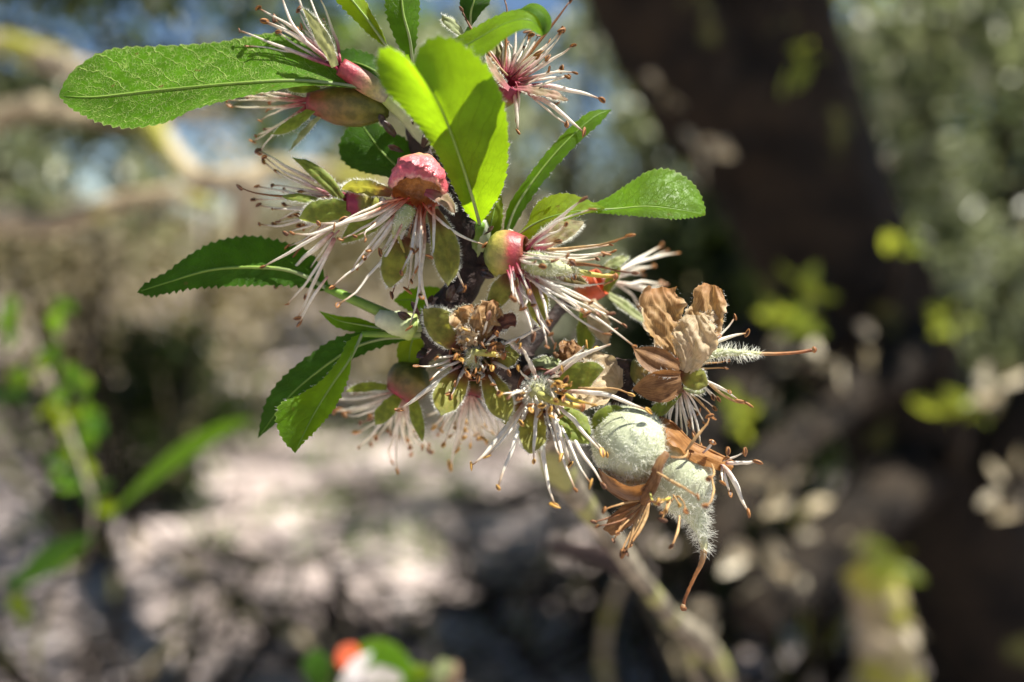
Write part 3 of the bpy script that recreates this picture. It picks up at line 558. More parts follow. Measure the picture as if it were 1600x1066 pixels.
# ================================================================== THE FLOWERING TWIG
P3 = lambda L: [pt(*p) for p in L]
def W1(p): return toW([p])[0]
end_br = far(1640, 1230, 1.42)
stem_pts = P3([(648, 165, 95), (652, 215, 95), (690, 290, 100), (742, 385, 85), (722, 450, 80), (680, 510, 80), (735, 545, 90), (810, 575, 110), (850, 660, 200), (880, 745, 450), (930, 810, 800), (1010, 915, 1150)])
twig = empty('flowering_twig', W1(stem_pts[6]), 'knobbly dark almond twig bearing the fresh serrated leaves and the spent flowers', 'twig')
V, F, uv = tube(stem_pts[:9], [13, 22, 24, 25, 27, 30, 31, 30, 27], 14, 64, 0.10, 5)
mk('stem', V, F, M['twig'], twig, uv)
bw = [W1(stem_pts[7]), W1(stem_pts[8]), W1(stem_pts[9]), W1(stem_pts[10]), W1(stem_pts[11]), far(1075, 1000, 0.31), far(1150, 1130, 0.45), far(1350, 1250, 0.9), end_br]
BRR = [float(np.interp(t, np.linspace(0, 1, 9), [0.0023, 0.0024, 0.0025, 0.0028, 0.0031, 0.0036, 0.006, 0.012, 0.02]))*(1+0.28*max(0, math.sin(t*70))**6+0.1*math.sin(t*31)) for t in np.linspace(0, 1, 90)]
V, F, uv = tube(bw, BRR, 12, 110, 0.09, 6)
mkw('branch', V, F, M['twig_grey'], twig, uv)
V, F, uv = tube([far(1050, 965, .285), far(1095, 1000, .31), far(1130, 1050, .34), far(1150, 1110, .37)], [0.004, 0.0042, 0.0035, 0.002], 8, 14, 0.06, 3); mkw('side_branch', V, F, M['twig_grey'], twig, uv)
V, F, uv = tube([far(990, 885, .225), far(930, 868, .235), far(865, 855, .25)], [0.0035, 0.003, 0.0018], 8, 10, 0.06, 4); mkw('side_branch', V, F, M['twig'], twig, uv)
# side spurs
for pp, rr in [([(742, 395, 85), (770, 402, 60), (785, 400, 45)], [22, 16, 12]), ([(810, 575, 110), (900, 570, 75), (985, 575, 45)], [22, 17, 14]), ([(985, 575, 45), (975, 620, 50), (945, 655, 35)], [13, 13, 12]),
               ([(700, 295, 100), (672, 270, 70), (660, 262, 45)], [16, 13, 12]), ([(760, 555, 95), (745, 560, 60), (738, 562, 30)], [20, 18, 16]), ([(810, 575, 110), (838, 590, 60), (842, 600, 25)], [20, 18, 16]),
               ([(735, 400, 90), (640, 350, 80), (590, 318, 60)], [16, 13, 12]), ([(800, 570, 110), (860, 500, 150), (895, 460, 165)], [18, 13, 12]), ([(690, 530, 85), (665, 555, 110), (655, 570, 120)], [16, 13, 13]), ([(740, 560, 95), (740, 580, 105), (740, 590, 105)], [16, 14, 12])]:
    V, F, uv = tube(P3(pp), rr, 10, 16, 0.10, 8); mk('spur', V, F, M['twig'], twig, uv)
# bud scales
scales = [(640, 205, 70, 0.3), (618, 212, 60, -0.8), (628, 238, 55, -1.3), (660, 230, 62, 0.6), (652, 190, 60, 1.2), (606, 200, 66, -0.6), (645, 255, 70, -1.8), (735, 375, 55, 0.2), (752, 372, 55, 0.9), (728, 400, 50, -0.8), (750, 425, 50, 2.0), (655, 490, 48, -0.5), (642, 500, 50, -1.0), (668, 480, 52, 0.5), (700, 470, 50, 0.4), (672, 545, 50, -2.2), (715, 455, 45, 1.2)]
for i, (x, y, d, an) in enumerate(scales):
    b_ = pt(x, y, d); L_ = random.uniform(18, 28)
    t_ = b_+np.array([math.sin(an)*L_, -math.cos(an)*L_, -22])
    l, m_, r_ = tongue(b_, (b_+t_)/2+[0, 0, -12], t_, 14, (random.gauss(0, .4), random.gauss(0, .4), -1))
    V, F, uv, *_ = patch(l, m_, r_, 8, 3, cup=0.5); mk('bud_scale', V, F, M['scale'], twig, uv)

def leaf(Lp, Mp, Rp, mat, label, teeth=24, serr=3.0, cup=0.12, petiole=None, rib=3.2, fuzz=0, ribmat='petiole', seed=1, ruffle=0.0, pr=(8, 5)):
    Lp, Mp, Rp = P3(Lp), P3(Mp), P3(Rp)
    V, F, uv, A, Mi, B = patch(Lp, Mp, Rp, m=7, serr=serr, teeth=teeth, cup=cup, seed=seed, ruffle=ruffle)
    o = mk('leaf', V, F, M[mat], twig, uv); o['label'] = label
    if rib:
        C = Mi[:-2]+np.array([0, 0, -0.2])
        V, F, uv = tube(C, [rib, rib*0.75, rib*0.5, 0.6], 6, 40); mk('midrib', V, F, M[ribmat], o, uv)
    if petiole:
        V, F, uv = tube(P3(petiole), list(np.linspace(pr[0], pr[1], len(petiole))), 8, 16); mk('petiole', V, F, M['petiole'], o, uv)
    if fuzz:
        E = np.concatenate([A[3:], B[3:]]); Mm = np.concatenate([Mi[3:], Mi[3:]]); k = rng.integers(0, len(E), fuzz)
        V, F = hairs(E[k], E[k]-Mm[k]+rng.normal(size=(fuzz, 3))*6, 5, 0.5, 0.5, seed); tag(mk('fuzz', V, F, M['fuzz'], o), kind='stuff')
    return o
# 1 long lit leaf
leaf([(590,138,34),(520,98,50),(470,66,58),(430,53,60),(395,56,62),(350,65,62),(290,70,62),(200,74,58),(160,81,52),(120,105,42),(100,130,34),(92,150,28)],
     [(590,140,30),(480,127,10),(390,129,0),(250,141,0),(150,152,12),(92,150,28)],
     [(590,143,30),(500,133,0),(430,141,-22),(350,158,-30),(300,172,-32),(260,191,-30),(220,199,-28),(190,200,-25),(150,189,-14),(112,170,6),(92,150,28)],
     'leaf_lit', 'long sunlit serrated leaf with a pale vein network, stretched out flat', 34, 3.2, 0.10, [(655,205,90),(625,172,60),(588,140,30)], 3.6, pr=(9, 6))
# 2 folded bright leaf
leaf([(750,352,30),(731,335,8),(716,308,-24),(700,275,-55),(680,236,-92),(650,192,-128),(620,160,-159),(600,138,-177),(589,110,-189),(591,85,-195),(604,73,-201),(626,82,-199),(645,100,-196)],
     [(750,352,30),(737,305,-31),(716,240,-82),(692,176,-134),(668,133,-174),(646,102,-196)],
     [(750,352,30),(768,325,5),(787,290,-31),(794,240,-65),(792,190,-94),(784,150,-118),(766,112,-146),(740,84,-171),(710,62,-187),(678,59,-199),(655,76,-201),(646,102,-196)],
     'leaf_young', 'broad glowing yellow-green leaf folded along its midrib, lit from behind', 26, 2.6, -0.10, [(744,400,75),(748,372,52),(750,350,30)], 3.0, fuzz=300, pr=(12, 8))
# 3 arching leaf with rolled tip
l3 = leaf([(668,92,-30),(700,66,-58),(735,47,-72),(775,25,-80),(812,15,-80),(840,24,-80),(851,46,-80)], [(672,100,-30),(705,85,-70),(745,62,-90),(790,37,-98),(825,31,-98),(849,48,-80)], [(680,112,-30),(715,105,-100),(760,84,-142),(795,57,-150),(822,46,-146),(838,52,-120),(847,56,-80)],
     'leaf_young', 'narrow yellow-green leaf arching over the upper flower with its tip rolled under', 18, 2.2, 0.1, [(660,165,92),(655,130,30),(672,100,-30)], 2.4, pr=(8, 5))
V, F, uv, *_ = patch(P3([(812,15,-80),(830,5,-68),(848,10,-64),(861,28,-66),(859,48,-74),(846,57,-79)]), P3([(812,15,-80),(831,12,-84),(848,22,-86),(854,36,-84),(846,57,-79)]), P3([(812,15,-80),(828,19,-88),(840,28,-90),(846,42,-86),(846,57,-79)]), 20, 4)
mk('rolled_tip', V, F, M['leaf_mid'], l3, uv)
leaf([(645,100,30),(622,70,10),(606,30,0),(601,-10,0),(606,-60,8),(625,-110,20)], [(645,100,30),(640,60,6),(630,20,-4),(627,-20,-4),(625,-60,4),(625,-110,20)], [(645,100,30),(651,60,14),(655,20,10),(655,-20,12),(645,-70,16),(625,-110,20)],
     'leaf_mid', 'upright olive green leaf standing between two flowers', 20, 2.4, 0.12, [(652,175,92),(648,140,60),(645,100,30)], 2.6)
leaf([(608,78,40),(578,55,28),(548,25,20),(510,-15,20),(470,-60,30)], [(608,78,40),(588,50,24),(566,20,14),(530,-20,12),(470,-60,30)], [(608,78,40),(597,50,42),(583,25,40),(555,-15,38),(470,-60,30)],
     'leaf_yellow', 'slim yellow-green leaf with a bright white edge rising beside the upright leaf', 16, 2.0, 0.15, [(650,175,94),(630,120,70),(608,78,40)], 2.4, fuzz=80)
leaf([(735,44,40),(722,20,26),(719,-10,20),(735,-60,25)], [(735,44,40),(736,18,14),(742,-10,10),(735,-60,25)], [(735,44,40),(750,22,32),(766,-5,30),(735,-60,25)],
     'leaf_dark', 'short dark green leaf at the back of the upper flower', 12, 2.0, 0.12, [(662,190,92),(705,100,70),(735,44,40)], 2.0)
leaf([(618,140,75),(600,98,80),(572,82,84),(545,76,86),(524,84,88),(514,96,90)], [(618,140,75),(590,114,72),(555,98,74),(514,96,90)], [(618,140,75),(592,143,70),(560,138,70),(530,118,76),(514,96,90)],
     'leaf_dark', 'small dark oval leaf tucked behind the long lit leaf', 14, 2.2, 0.1, [(650,190,95),(634,165,85),(618,140,75)], 2.0)
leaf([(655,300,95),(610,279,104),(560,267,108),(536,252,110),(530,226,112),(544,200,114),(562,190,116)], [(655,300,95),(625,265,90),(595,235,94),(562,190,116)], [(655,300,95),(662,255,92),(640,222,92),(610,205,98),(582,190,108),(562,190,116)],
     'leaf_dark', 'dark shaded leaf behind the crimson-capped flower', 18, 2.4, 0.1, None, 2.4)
leaf([(785,372,50),(795,322,50),(828,272,52),(870,220,60),(918,177,72),(956,171,85)], [(788,372,46),(806,325,40),(838,276,42),(880,226,50),(927,184,66),(956,171,85)], [(794,372,50),(816,332,46),(847,287,46),(892,235,54),(936,194,70),(956,171,85)],
     'leaf_mid', 'slender strap-like leaf slanting up from behind the olive-cupped flower', 18, 1.4, 0.15, [(748,400,80),(768,390,62),(788,370,48)], 2.4, fuzz=60)
leaf([(795,378,40),(822,352,36),(832,328,40),(850,310,42),(884,302,40),(916,312,30),(945,324,20)], [(795,380,36),(835,350,18),(880,334,10),(945,325,20)], [(795,383,38),(838,370,14),(872,350,4),(902,338,8),(945,327,20)],
     'leaf_yellow', 'small rounded yellowish leaf tucked against the maroon sepal', 16, 1.6, 0.12, [(750,402,80),(772,394,60),(795,380,36)], 2.2, fuzz=60)
leaf([(905,328,30),(950,308,42),(985,285,55),(1016,267,62),(1050,266,64),(1084,288,56),(1100,318,40),(1102,336,28)], [(905,330,28),(960,327,22),(1010,323,16),(1060,328,16),(1102,336,28)], [(905,332,28),(960,335,14),(1010,339,0),(1060,342,0),(1102,337,28)],
     'leaf_mid', 'spoon-shaped green leaf with toothed rim pointing at the dark trunk', 26, 3.0, 0.12, [(790,385,62),(850,352,50),(905,330,28)], 2.6, pr=(8, 4))
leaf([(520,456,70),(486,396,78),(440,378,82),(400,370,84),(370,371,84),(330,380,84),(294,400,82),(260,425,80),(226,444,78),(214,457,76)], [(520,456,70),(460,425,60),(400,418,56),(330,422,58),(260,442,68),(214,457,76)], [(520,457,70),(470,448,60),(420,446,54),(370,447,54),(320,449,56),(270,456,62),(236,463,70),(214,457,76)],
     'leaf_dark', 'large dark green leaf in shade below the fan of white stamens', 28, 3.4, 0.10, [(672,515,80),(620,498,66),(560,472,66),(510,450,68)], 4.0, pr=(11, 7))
leaf([(640,525,85),(600,517,80),(560,519,76),(520,531,74),(480,558,72),(440,592,74),(414,632,78),(403,685,86)], [(640,527,85),(595,530,76),(550,545,70),(500,578,66),(450,622,70),(403,685,86)], [(640,530,85),(604,540,78),(575,550,72),(540,568,68),(500,602,66),(455,642,70),(425,667,76),(403,685,86)],
     'leaf_dark', 'long dark pointed leaf hanging low behind the twisted one', 22, 2.2, 0.12, [(685,520,84),(665,522,84),(640,527,85)], 2.8)
l13 = leaf([(566,520,50),(545,532,44),(530,560,46),(505,592,50),(470,616,40),(440,630,22),(431,652,18),(440,684,22),(461,708,30)], [(566,522,50),(548,560,34),(520,600,30),(492,645,28),(472,684,26),(461,708,30)], [(570,524,50),(550,552,30),(546,585,20),(526,632,18),(500,666,20),(476,690,24),(461,708,30)],
     'leaf_mid', 'twisted green leaf with a fine toothed rim, hanging point down', 24, 2.4, 0.16, [(680,520,84),(620,522,70),(566,522,50)], 2.6, fuzz=60)
leaf([(600,512,68),(560,497,68),(530,494,70),(498,486,74)], [(600,514,66),(560,507,62),(530,501,66),(498,486,74)], [(600,516,68),(560,519,64),(525,511,68),(498,486,74)],
     'leaf_mid', 'tiny narrow leaf lying below the long petiole', 10, 1.2, 0.1, [(672,515,80),(636,515,74),(600,514,66)], 1.8)
leaf([(655,515,100),(630,526,104),(620,548,106),(626,570,106),(640,578,108)], [(655,515,100),(645,530,98),(640,555,98),(640,578,108)], [(655,515,100),(662,530,100),(660,552,102),(652,570,104),(640,578,108)],
     'leaf_yellow', 'small glowing yellow-green leaf under the dark stem', 10, 1.6, 0.1, None, 1.6)
leaf([(712,480,112),(690,452,120),(660,448,124),(630,456,128),(615,470,130)], [(712,482,110),(680,470,112),(645,468,116),(615,470,130)], [(712,484,112),(690,492,112),(660,490,114),(635,484,120),(615,470,130)],
     'leaf_mid', 'half hidden green leaf behind the hanging stamens', 12, 1.8, 0.1, None, 1.8)
leaf([(765,395,80),(752,365,66),(756,330,62),(770,300,66),(782,290,70)], [(768,395,78),(766,360,58),(772,330,56),(782,290,70)], [(772,395,80),(782,360,64),(786,330,62),(782,290,70)],
     'leaf_yellow', 'pale young leaf just unfolding at the base of the glowing leaf', 12, 1.4, 0.15, None, 2.0, fuzz=50)
for pp, rr in [([(590, 496, 46), (612, 503, 50), (645, 512, 62)], [13, 20, 22]), ([(752, 345, 40), (756, 368, 50), (752, 398, 72)], [9, 13, 14]), ([(800, 362, 46), (785, 378, 52), (765, 396, 72)], [7, 10, 12])]:
    V, F, uv = tube(P3(pp), rr, 12, 18, 0.03, 2); mk('leaf_base', V, F, M['pale'], twig, uv)

# ------------------------------------------------------------------ flowers
def anther_mesh(name, mat):
    V = []; UV = []; F = []; n, s = 7, 12
    for i in range(n+1):
        th = math.pi*i/n
        for k in range(s):
            ph = 2*math.pi*k/s
            x, y, z_ = math.sin(th)*math.cos(ph), math.sin(th)*math.sin(ph), math.cos(th)
            g = math.exp(-((ph-math.pi)/0.85)**2); g2 = math.exp(-(min(ph, 2*math.pi-ph)/0.7)**2)
            rr = 1-0.5*g*math.sin(th)-0.3*g2*math.sin(th)
            V.append((x*rr*3.3*S, y*rr*4.4*S, (z_*6.4+1.8*x+1.0*math.sin(2*ph))*S)); UV.append((1-0.98*max(g, 0.9*g2)*math.sin(th)**0.6, i/n))
    for i in range(n):
        for k in range(s):
            k2 = (k+1) % s; F.append((i*s+k, i*s+k2, (i+1)*s+k2, (i+1)*s+k))
    return mesh_of(name, np.array(V), F, mat, np.array(UV))
ANTH = {k: anther_mesh('anther', M[k]) for k in ('anther', 'anther_dark', 'anther_gold')}
fr = random.Random(3)
def stamen(root, base, ctrl, tip, mat='fil', r0=3.0, r1=1.3, anther='anther', size=1.0, wig=5.0):
    wig *= 1.35; c = np.asarray(ctrl)+np.array([fr.gauss(0, wig), fr.gauss(0, wig), fr.gauss(0, wig)])
    t = np.linspace(0, 1, 7)[:, None]; C = base*(1-t)**2+2*c*t*(1-t)+tip*t*t
    lw = np.linalg.norm(tip-base)*0.0055
    for q in (2, 3, 4, 5): C[q] += np.array([fr.gauss(0, lw), fr.gauss(0, lw), fr.gauss(0, lw)])
    if fr.random() < 0.2: C[-1] += np.array([fr.gauss(0, 4), fr.gauss(0, 3), fr.gauss(0, 3)])
    V, F, uv = tube(C, [r0*0.75, r0*fr.uniform(0.85, 1.15), r0*fr.uniform(0.85, 1.2), r0*fr.uniform(0.6, 0.9), r1*fr.uniform(0.7, 1.1)], 6, 14, 0.0, 0, fr.uniform(0.55, 0.95))
    o = mk('stamen', V, F, M[mat], root, uv)
    if anther:
        a = bpy.data.objects.new('anther', ANTH[anther]); col.objects.link(a); a.parent = o
        d = nrm(C[-1]-C[-2]); end = C[-1]+d*3
        a.location = Vector(toW([end])[0]-np.array(root_of(root).location))
        dw = toW([C[-1]+d])[0]-toW([C[-1]])[0]
        q = Vector(nrm(dw)).to_track_quat('Z', 'Y') @ Euler((fr.uniform(-1.0, 1.0), fr.uniform(-1.0, 1.0), fr.uniform(0, 6.28))).to_quaternion()
        a.rotation_euler = q.to_euler(); sz = size*fr.uniform(0.75, 1.1); a.scale = (sz*fr.uniform(0.7, 1.1), sz*fr.uniform(0.75, 1.1), sz*fr.uniform(0.8, 1.25))
    return o
def sepal(root, base, tip, width, mat='sepal', bulge=(0, 0, -12), face=(0.15, -0.35, -1), roll=0.0, fuzz=120, cup=0.25, name='sepal', ruffle=0.0, n=18, m=4, prof=None, fl=7, fmat='fuzz', label=None, jit=None):
    base, tip = np.asarray(base, float), np.asarray(tip, float)
    if name == 'sepal':
        width *= fr.uniform(0.78, 0.95); roll += fr.gauss(0, 0.22); cup += fr.uniform(-0.1, 0.35); ruffle = ruffle or fr.uniform(0.2, 0.55); jit = jit or fr.uniform(0.5, 1.1)
        tip = tip+np.array([fr.gauss(0, 3), fr.gauss(0, 3), fr.gauss(0, 8)])
    l, c, r_ = tongue(base, (base+tip)/2+np.asarray(bulge, float), tip, width, face, n=n, prof=prof, roll=roll)
    if jit:
        for E in (l, r_): E += np.cumsum(rng.normal(size=E.shape)*jit, 0)*np.linspace(0.3, 1, len(E))[:, None]*0.4+rng.normal(size=E.shape)*jit*0.5
    V, F, uv, A, Mi, B = patch(l, c, r_, n, m, cup=cup, ruffle=ruffle, seed=int(abs(tip[0]*7+tip[1])) % 9999)
    o = mk(name, V, F, M[mat], root, uv)
    if label: o['label'] = label
    if fuzz:
        fuzz = int(fuzz*1.5)
        t = rng.uniform(0.12, 1, fuzz)*(n-1); i = np.clip(t.astype(int), 0, n-2); f = (t-i)[:, None]; sd = rng.random(fuzz) < 0.5
        E = np.where(sd[:, None], A[i]*(1-f)+A[i+1]*f, B[i]*(1-f)+B[i+1]*f); Mm = Mi[i]*(1-f)+Mi[i+1]*f
        D = nrm(E-Mm)+nrm(Mi[i+1]-Mi[i])*0.5+rng.normal(size=(fuzz, 3))*0.35
        Vh, Fh = hairs(E, D, fl*0.72, 0.5, 0.7, 4); tag(mk('fuzz', Vh, Fh, M[fmat], o), kind='stuff')
    return o
def cup(root, base, mouth, rad, mat, prof=None, name='calyx_cup', wrinkle=0.0, sides=40, inner=0.55):
    base, mouth = np.asarray(base, float), np.asarray(mouth, float); ax_ = mouth-base
    prof = prof or [0.30, 0.55, 0.80, 0.95, 1.0, 0.98, 0.92]
    n = 16; s = np.linspace(0, 1, n); R = np.interp(s, np.linspace(0, 1, len(prof)), prof)*rad
    s2 = np.linspace(1, inner, 7)[1:]; R2 = np.interp(s2, np.linspace(0, 1, len(prof)), prof)*rad*0.90; R2[-1] = rad*0.05
    ss = np.concatenate([s, s2]); RR = np.concatenate([R, R2]); C = base+ax_*ss[:, None]
    T = nrm(ax_); a = np.array([0, 0, 1.0]) if abs(T[2]) < 0.9 else np.array([1.0, 0, 0]); N = nrm(np.cross(T, a)); B = np.cross(T, N)
    V = []; UV = []; F = []; r = np.random.default_rng(int(rad*100))
    ph = r.uniform(0, 6.28, 4)
    for i in range(len(ss)):
        for k in range(sides):
            an = 2*math.pi*k/sides
            w_ = 1+wrinkle*(0.5*math.sin(5*an+ph[0]+3*ss[i])+0.4*math.sin(9*an+ph[1]-6*ss[i])+0.35*math.sin(13*an+9*ss[i]+ph[2])+0.4*r.normal()*min(1.0, 3*ss[i]))
            V.append(C[i]+(N*math.cos(an)+B*math.sin(an))*RR[i]*w_); UV.append((i/(len(ss)-1)*0.98, k/sides))
    for i in range(len(ss)-1):
        for k in range(sides):
            k2 = (k+1) % sides; F.append((i*sides+k, i*sides+k2, (i+1)*sides+k2, (i+1)*sides+k))
    b = len(V); V.append(C[0]); UV.append((0, 0))
    for k in range(sides): F.append((b, (k+1) % sides, k))
    return mk(name, np.array(V), F, M[mat], root, np.array(UV))
def fuzz_on(o_parent, pts, radii, n, length, mat='fuzz', width=0.8, curl=0.5, lean=0.4, seed=0, clump=0.0):
    """hairs standing off a tube surface"""
    m = 60; C = catmull(pts, m); R = np.interp(np.linspace(0, 1, m), np.linspace(0, 1, len(radii)), radii); T, N, B = frames(C)
    p = R+1.0; p = p/p.sum(); r = np.random.default_rng(seed); i = r.choice(m, n, p=p); an = r.uniform(0, 6.28, n)[:, None]
    O = N[i]*np.cos(an)+B[i]*np.sin(an)
    roots = C[i]+O*R[i][:, None]*0.97+T[i]*r.uniform(-1, 1, (n, 1))*np.linalg.norm(C[1]-C[0])
    L = length if np.isscalar(length) else np.interp(i/(m-1), np.linspace(0, 1, len(length)), length)
    D = O+T[i]*lean+r.normal(size=(n, 3))*0.35
    if clump:
        k = 0.16; ph = np.array([[0.3, 1.1, 2.0]])
        Dc = np.stack([np.sin(roots@np.array([1.0, 0.7, 0.4])*k*j+p)+np.sin(roots@np.array([-0.6, 1.0, 0.8])*k*1.7*j+p*2) for j, p in ((1, 0.3), (1.2, 2.1), (0.9, 4.0))], 1)
        D = O*0.55+T[i]*lean*0.5+Dc*clump+r.normal(size=(n, 3))*0.3
    V, F = hairs(roots, D, L, width, curl, seed)
    return tag(mk('fuzz', V, F, M[mat], o_parent), kind='stuff')
def pistil(root, pts, radii, nf=500, fl=8, mat='ovary', style=None, sr=(4, 3, 2.6), smat='style'):
    V, F, uv = tube(P3(pts), radii, 12, 26); o = mk('ovary', V, F, M[mat], root, uv)
    if nf: fuzz_on(o, P3(pts), radii, nf, fl, seed=len(pts)*7)
    if style:
        V, F, uv = tube(P3(style), list(sr), 7, 22); s_ = mk('style', V, F, M[smat], root, uv)
        e = pt(*style[-1]); d = nrm(e-pt(*style[-2])); V, F, uv = tube([e-d*2, e+d*2, e+d*5], [sr[-1], sr[-1]*1.9, sr[-1]*1.3], 7, 8); mk('stigma', V, F, M['style_rust'], s_, uv)
    return o
def fan(root, c, axis, rim, tips, mat='fil', reach=0.4, r0=3.0, anth='anther', spread=0.0, dd=(-25, 35), size=1.0):
    c = np.asarray(c, float); axis = nrm(axis)
    if len(tips) > 5:
        c2 = c[:2]; more = []
        for tp_ in tips:
            if fr.random() < 0.55 and not (len(tp_) > 2 and ('b' in tp_[2] or 'sag' in tp_[2])):
                k_ = fr.uniform(0.6, 0.95); more.append((c2[0]+(tp_[0]-c2[0])*k_+fr.gauss(0, 9), c2[1]+(tp_[1]-c2[1])*k_+fr.gauss(0, 9), {'r': r0*fr.uniform(0.55, 0.75)}))
        tips = list(tips)+more
    for tp_ in tips:
        x, y = tp_[0], tp_[1]; opt = tp_[2] if len(tp_) > 2 else {}
        d = opt.get('d', c[2]+fr.uniform(*dd)); tip = pt(x, y, d); v = tip-c; pv = v-axis*np.dot(v, axis)
        base = c+nrm(pv)*rim*fr.uniform(0.5, 1.0)-axis*rim*0.25+np.array([fr.gauss(0, 2), fr.gauss(0, 2), fr.gauss(0, 2)])
        if 'b' in opt: base = pt(*opt['b'])
        ln = np.linalg.norm(tip-base)
        ctrl = base+(tip-base)*0.45+axis*ln*reach*0.4+np.array([0, opt.get('sag', 0.0), 0])
        stamen(root, base, ctrl, tip, opt.get('m', mat), opt.get('r', r0*fr.uniform(0.7, 0.98)), 1.2, opt.get('a', anth), size, wig=min(8, ln*0.06))
G = 'spent almond flowers on the twig'
def flower(label, base, mouth, rad, cmat, prof=None, wrinkle=0.0, inner=0.55):
    root = empty('spent_flower', W1(base), label, 'flower', G)
    cup(root, base, mouth, rad, cmat, prof, wrinkle=wrinkle, inner=inner); return root
BR = {'m': 'fil_brown', 'a': 'anther_dark', 'r': 2.2}
DK = {'a': 'anther_dark'}
# --- crimson-capped flower
b_, m_ = pt(658, 246, 30), pt(652, 304, -6)
f = flower('spent flower hanging under a wrinkled crimson cap, its white stamens fanned downwards', b_, m_, 46, 'cup_crimson', [0.10, 0.56, 0.78, 0.92, 1.0, 1.0, 0.86], 0.08)
fan(f, pt(650, 318, -12), (-0.12, 0.85, -0.45), 26, [(502,350),(459,368),(535,373),(560,372),(588,347),(550,422),(560,417),(532,475),(521,447),(613,459,dict(BR, sag=20)),(640,510),(676,504),(658,461),(644,437),(651,389),(651,402),(675,404),(725,449),(750,380),(610,410),(596,392),(628,424)], 'fil_red', 0.35, 3.3, dd=(-40, 25))
sepal(f, pt(612, 302, -8), pt(531, 300, 8), 44, 'sepal', (0, -10, -16), (0, 0.4, -1), 0.2, 260, 0.5, fl=8)
sepal(f, pt(607, 296, 0), pt(534, 286, 18), 30, 'sepal_pale', (0, -14, -4), (0, -1, -0.5), 0, 160, 0.3)
sepal(f, pt(634, 370, -2), pt(611, 445, -34), 44, 'sepal', (-8, 0, -8), fuzz=200)
sepal(f, pt(676, 330, -2), pt(700, 441, -34), 50, 'sepal', (16, 0, -10), (0.3, 0, -1), fuzz=220)
sepal(f, pt(664, 300, -12), pt(712, 338, 8), 34, 'sepal_pink', (14, -6, -8), (0.4, -0.4, -1), fuzz=140)
sepal(f, pt(606, 330, 14), pt(522, 382, 26), 44, 'sepal_green', (-6, -6, 0), (-0.2, 0.2, -1), fuzz=160)
pistil(f, [(640, 325, 0), (628, 345, -4), (621, 360, -6), (618, 372, -6)], [12, 15, 11, 5], 300, 7, style=[(620, 365, -6), (628, 385, -12), (634, 402, -16)], sr=(3.5, 2.6, 2.2))
# --- maroon-hearted flower to its left
b_, m_ = pt(592, 318, 48), pt(542, 316, 40)
f = flower('spent flower with maroon heart and side-swept pale stamens beside the crimson cap', b_, m_, 24, 'cup_maroon')
fan(f, pt(538, 316, 38), (-0.96, 0.1, -0.15), 16, [(377,294,dict(a='anther_dark', m='fil_brown', r=2.2)),(423,289,DK),(445,297),(399,312,DK),(406,321,DK),(431,325),(457,340),(436,345,DK),(417,357),(449,364,DK),(451,385),(415,247),(405,237,DK),(428,446,dict(BR, sag=-30)),(470,352),(480,300)], 'fil_pink', 0.25, 2.7, dd=(10, 60))
fan(f, pt(538, 330, 34), (-0.5, 0.8, -0.2), 14, [(413,416,dict(b=(528,352,30))),(450,425,dict(b=(520,364,26), m='fil', r=4.2)),(484,421,dict(b=(530,360,28))),(450,474,dict(b=(521,372,26), m='fil')),(478,462,dict(b=(523,372,28), m='fil')),(466,495,dict(b=(524,374,28), m='fil')),(469,503,dict(b=(512,432,26), m='fil'))], 'fil', 0.1, 3.0, dd=(18, 45))
sepal(f, pt(534, 312, 36), pt(452, 250, 44), 28, 'sepal_green', (6, -14, -6), (-0.2, -0.5, -1), fuzz=120)
sepal(f, pt(514, 320, 40), pt(440, 311, 50), 18, 'sepal_green', (0, -4, -4), fuzz=80)
sepal(f, pt(548, 326, 28), pt(466, 346, 24), 42, 'sepal_green', (0, -6, -10), (-0.1, 0.2, -1), fuzz=240)
# --- upper left flower, opening upward
b_, m_ = pt(606, 152, 40), pt(532, 104, 20)
f = flower('spent flower with slim pink cup pointing up over the long lit leaf', b_, m_, 17, 'cup_pink', [0.7, 0.9, 1.0, 1.05, 1.0, 0.9, 0.85])
V, F, uv = tube(P3([(668, 222, 88), (640, 185, 62), (600, 148, 38)]), [15, 15, 12], 10, 16); mk('pedicel', V, F, M['pale'], f, uv)
fan(f, pt(527, 99, 18), (-0.68, -0.68, -0.15), 11, [(406,14),(416,34),(431,32,DK),(456,51),(438,-12),(480,-14),(497,-8),(472,43),(439,55),(377,49,DK),(462,-20)], 'fil_pink', 0.1, 2.9, dd=(0, 40))
sepal(f, pt(524, 104, 8), pt(474, 14, 4), 30, 'sepal_pale', (8, -6, -8), (-0.4, 0.3, -1), fuzz=260)
sepal(f, pt(520, 92, 26), pt(492, 30, 40), 22, 'sepal_green', (4, -6, 4), fuzz=120)
# --- shaded cup under the long leaf
b_, m_ = pt(608, 172, 66), pt(480, 160, 52)
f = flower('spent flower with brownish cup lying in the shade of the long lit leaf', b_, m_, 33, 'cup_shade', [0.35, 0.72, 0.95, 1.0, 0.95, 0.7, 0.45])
fan(f, pt(478, 159, 52), (-1, 0.05, 0), 9, [(340,152),(362,166),(395,150),(352,158,),(401,212),(415,205,DK),(408,188),(407,238),(420,172),(372,145)], 'fil_pink', 0.2, 2.4, dd=(40, 80))
sepal(f, pt(490, 170, 44), pt(418, 210, 44), 26, 'sepal_green', (4, 6, -8), (-0.1, 0.2, -1), fuzz=90)
sepal(f, pt(500, 182, 52), pt(452, 230, 66), 14, 'sepal_pale', fuzz=60)
sepal(f, pt(500, 140, 56), pt(450, 136, 66), 22, 'sepal_green', fuzz=60)
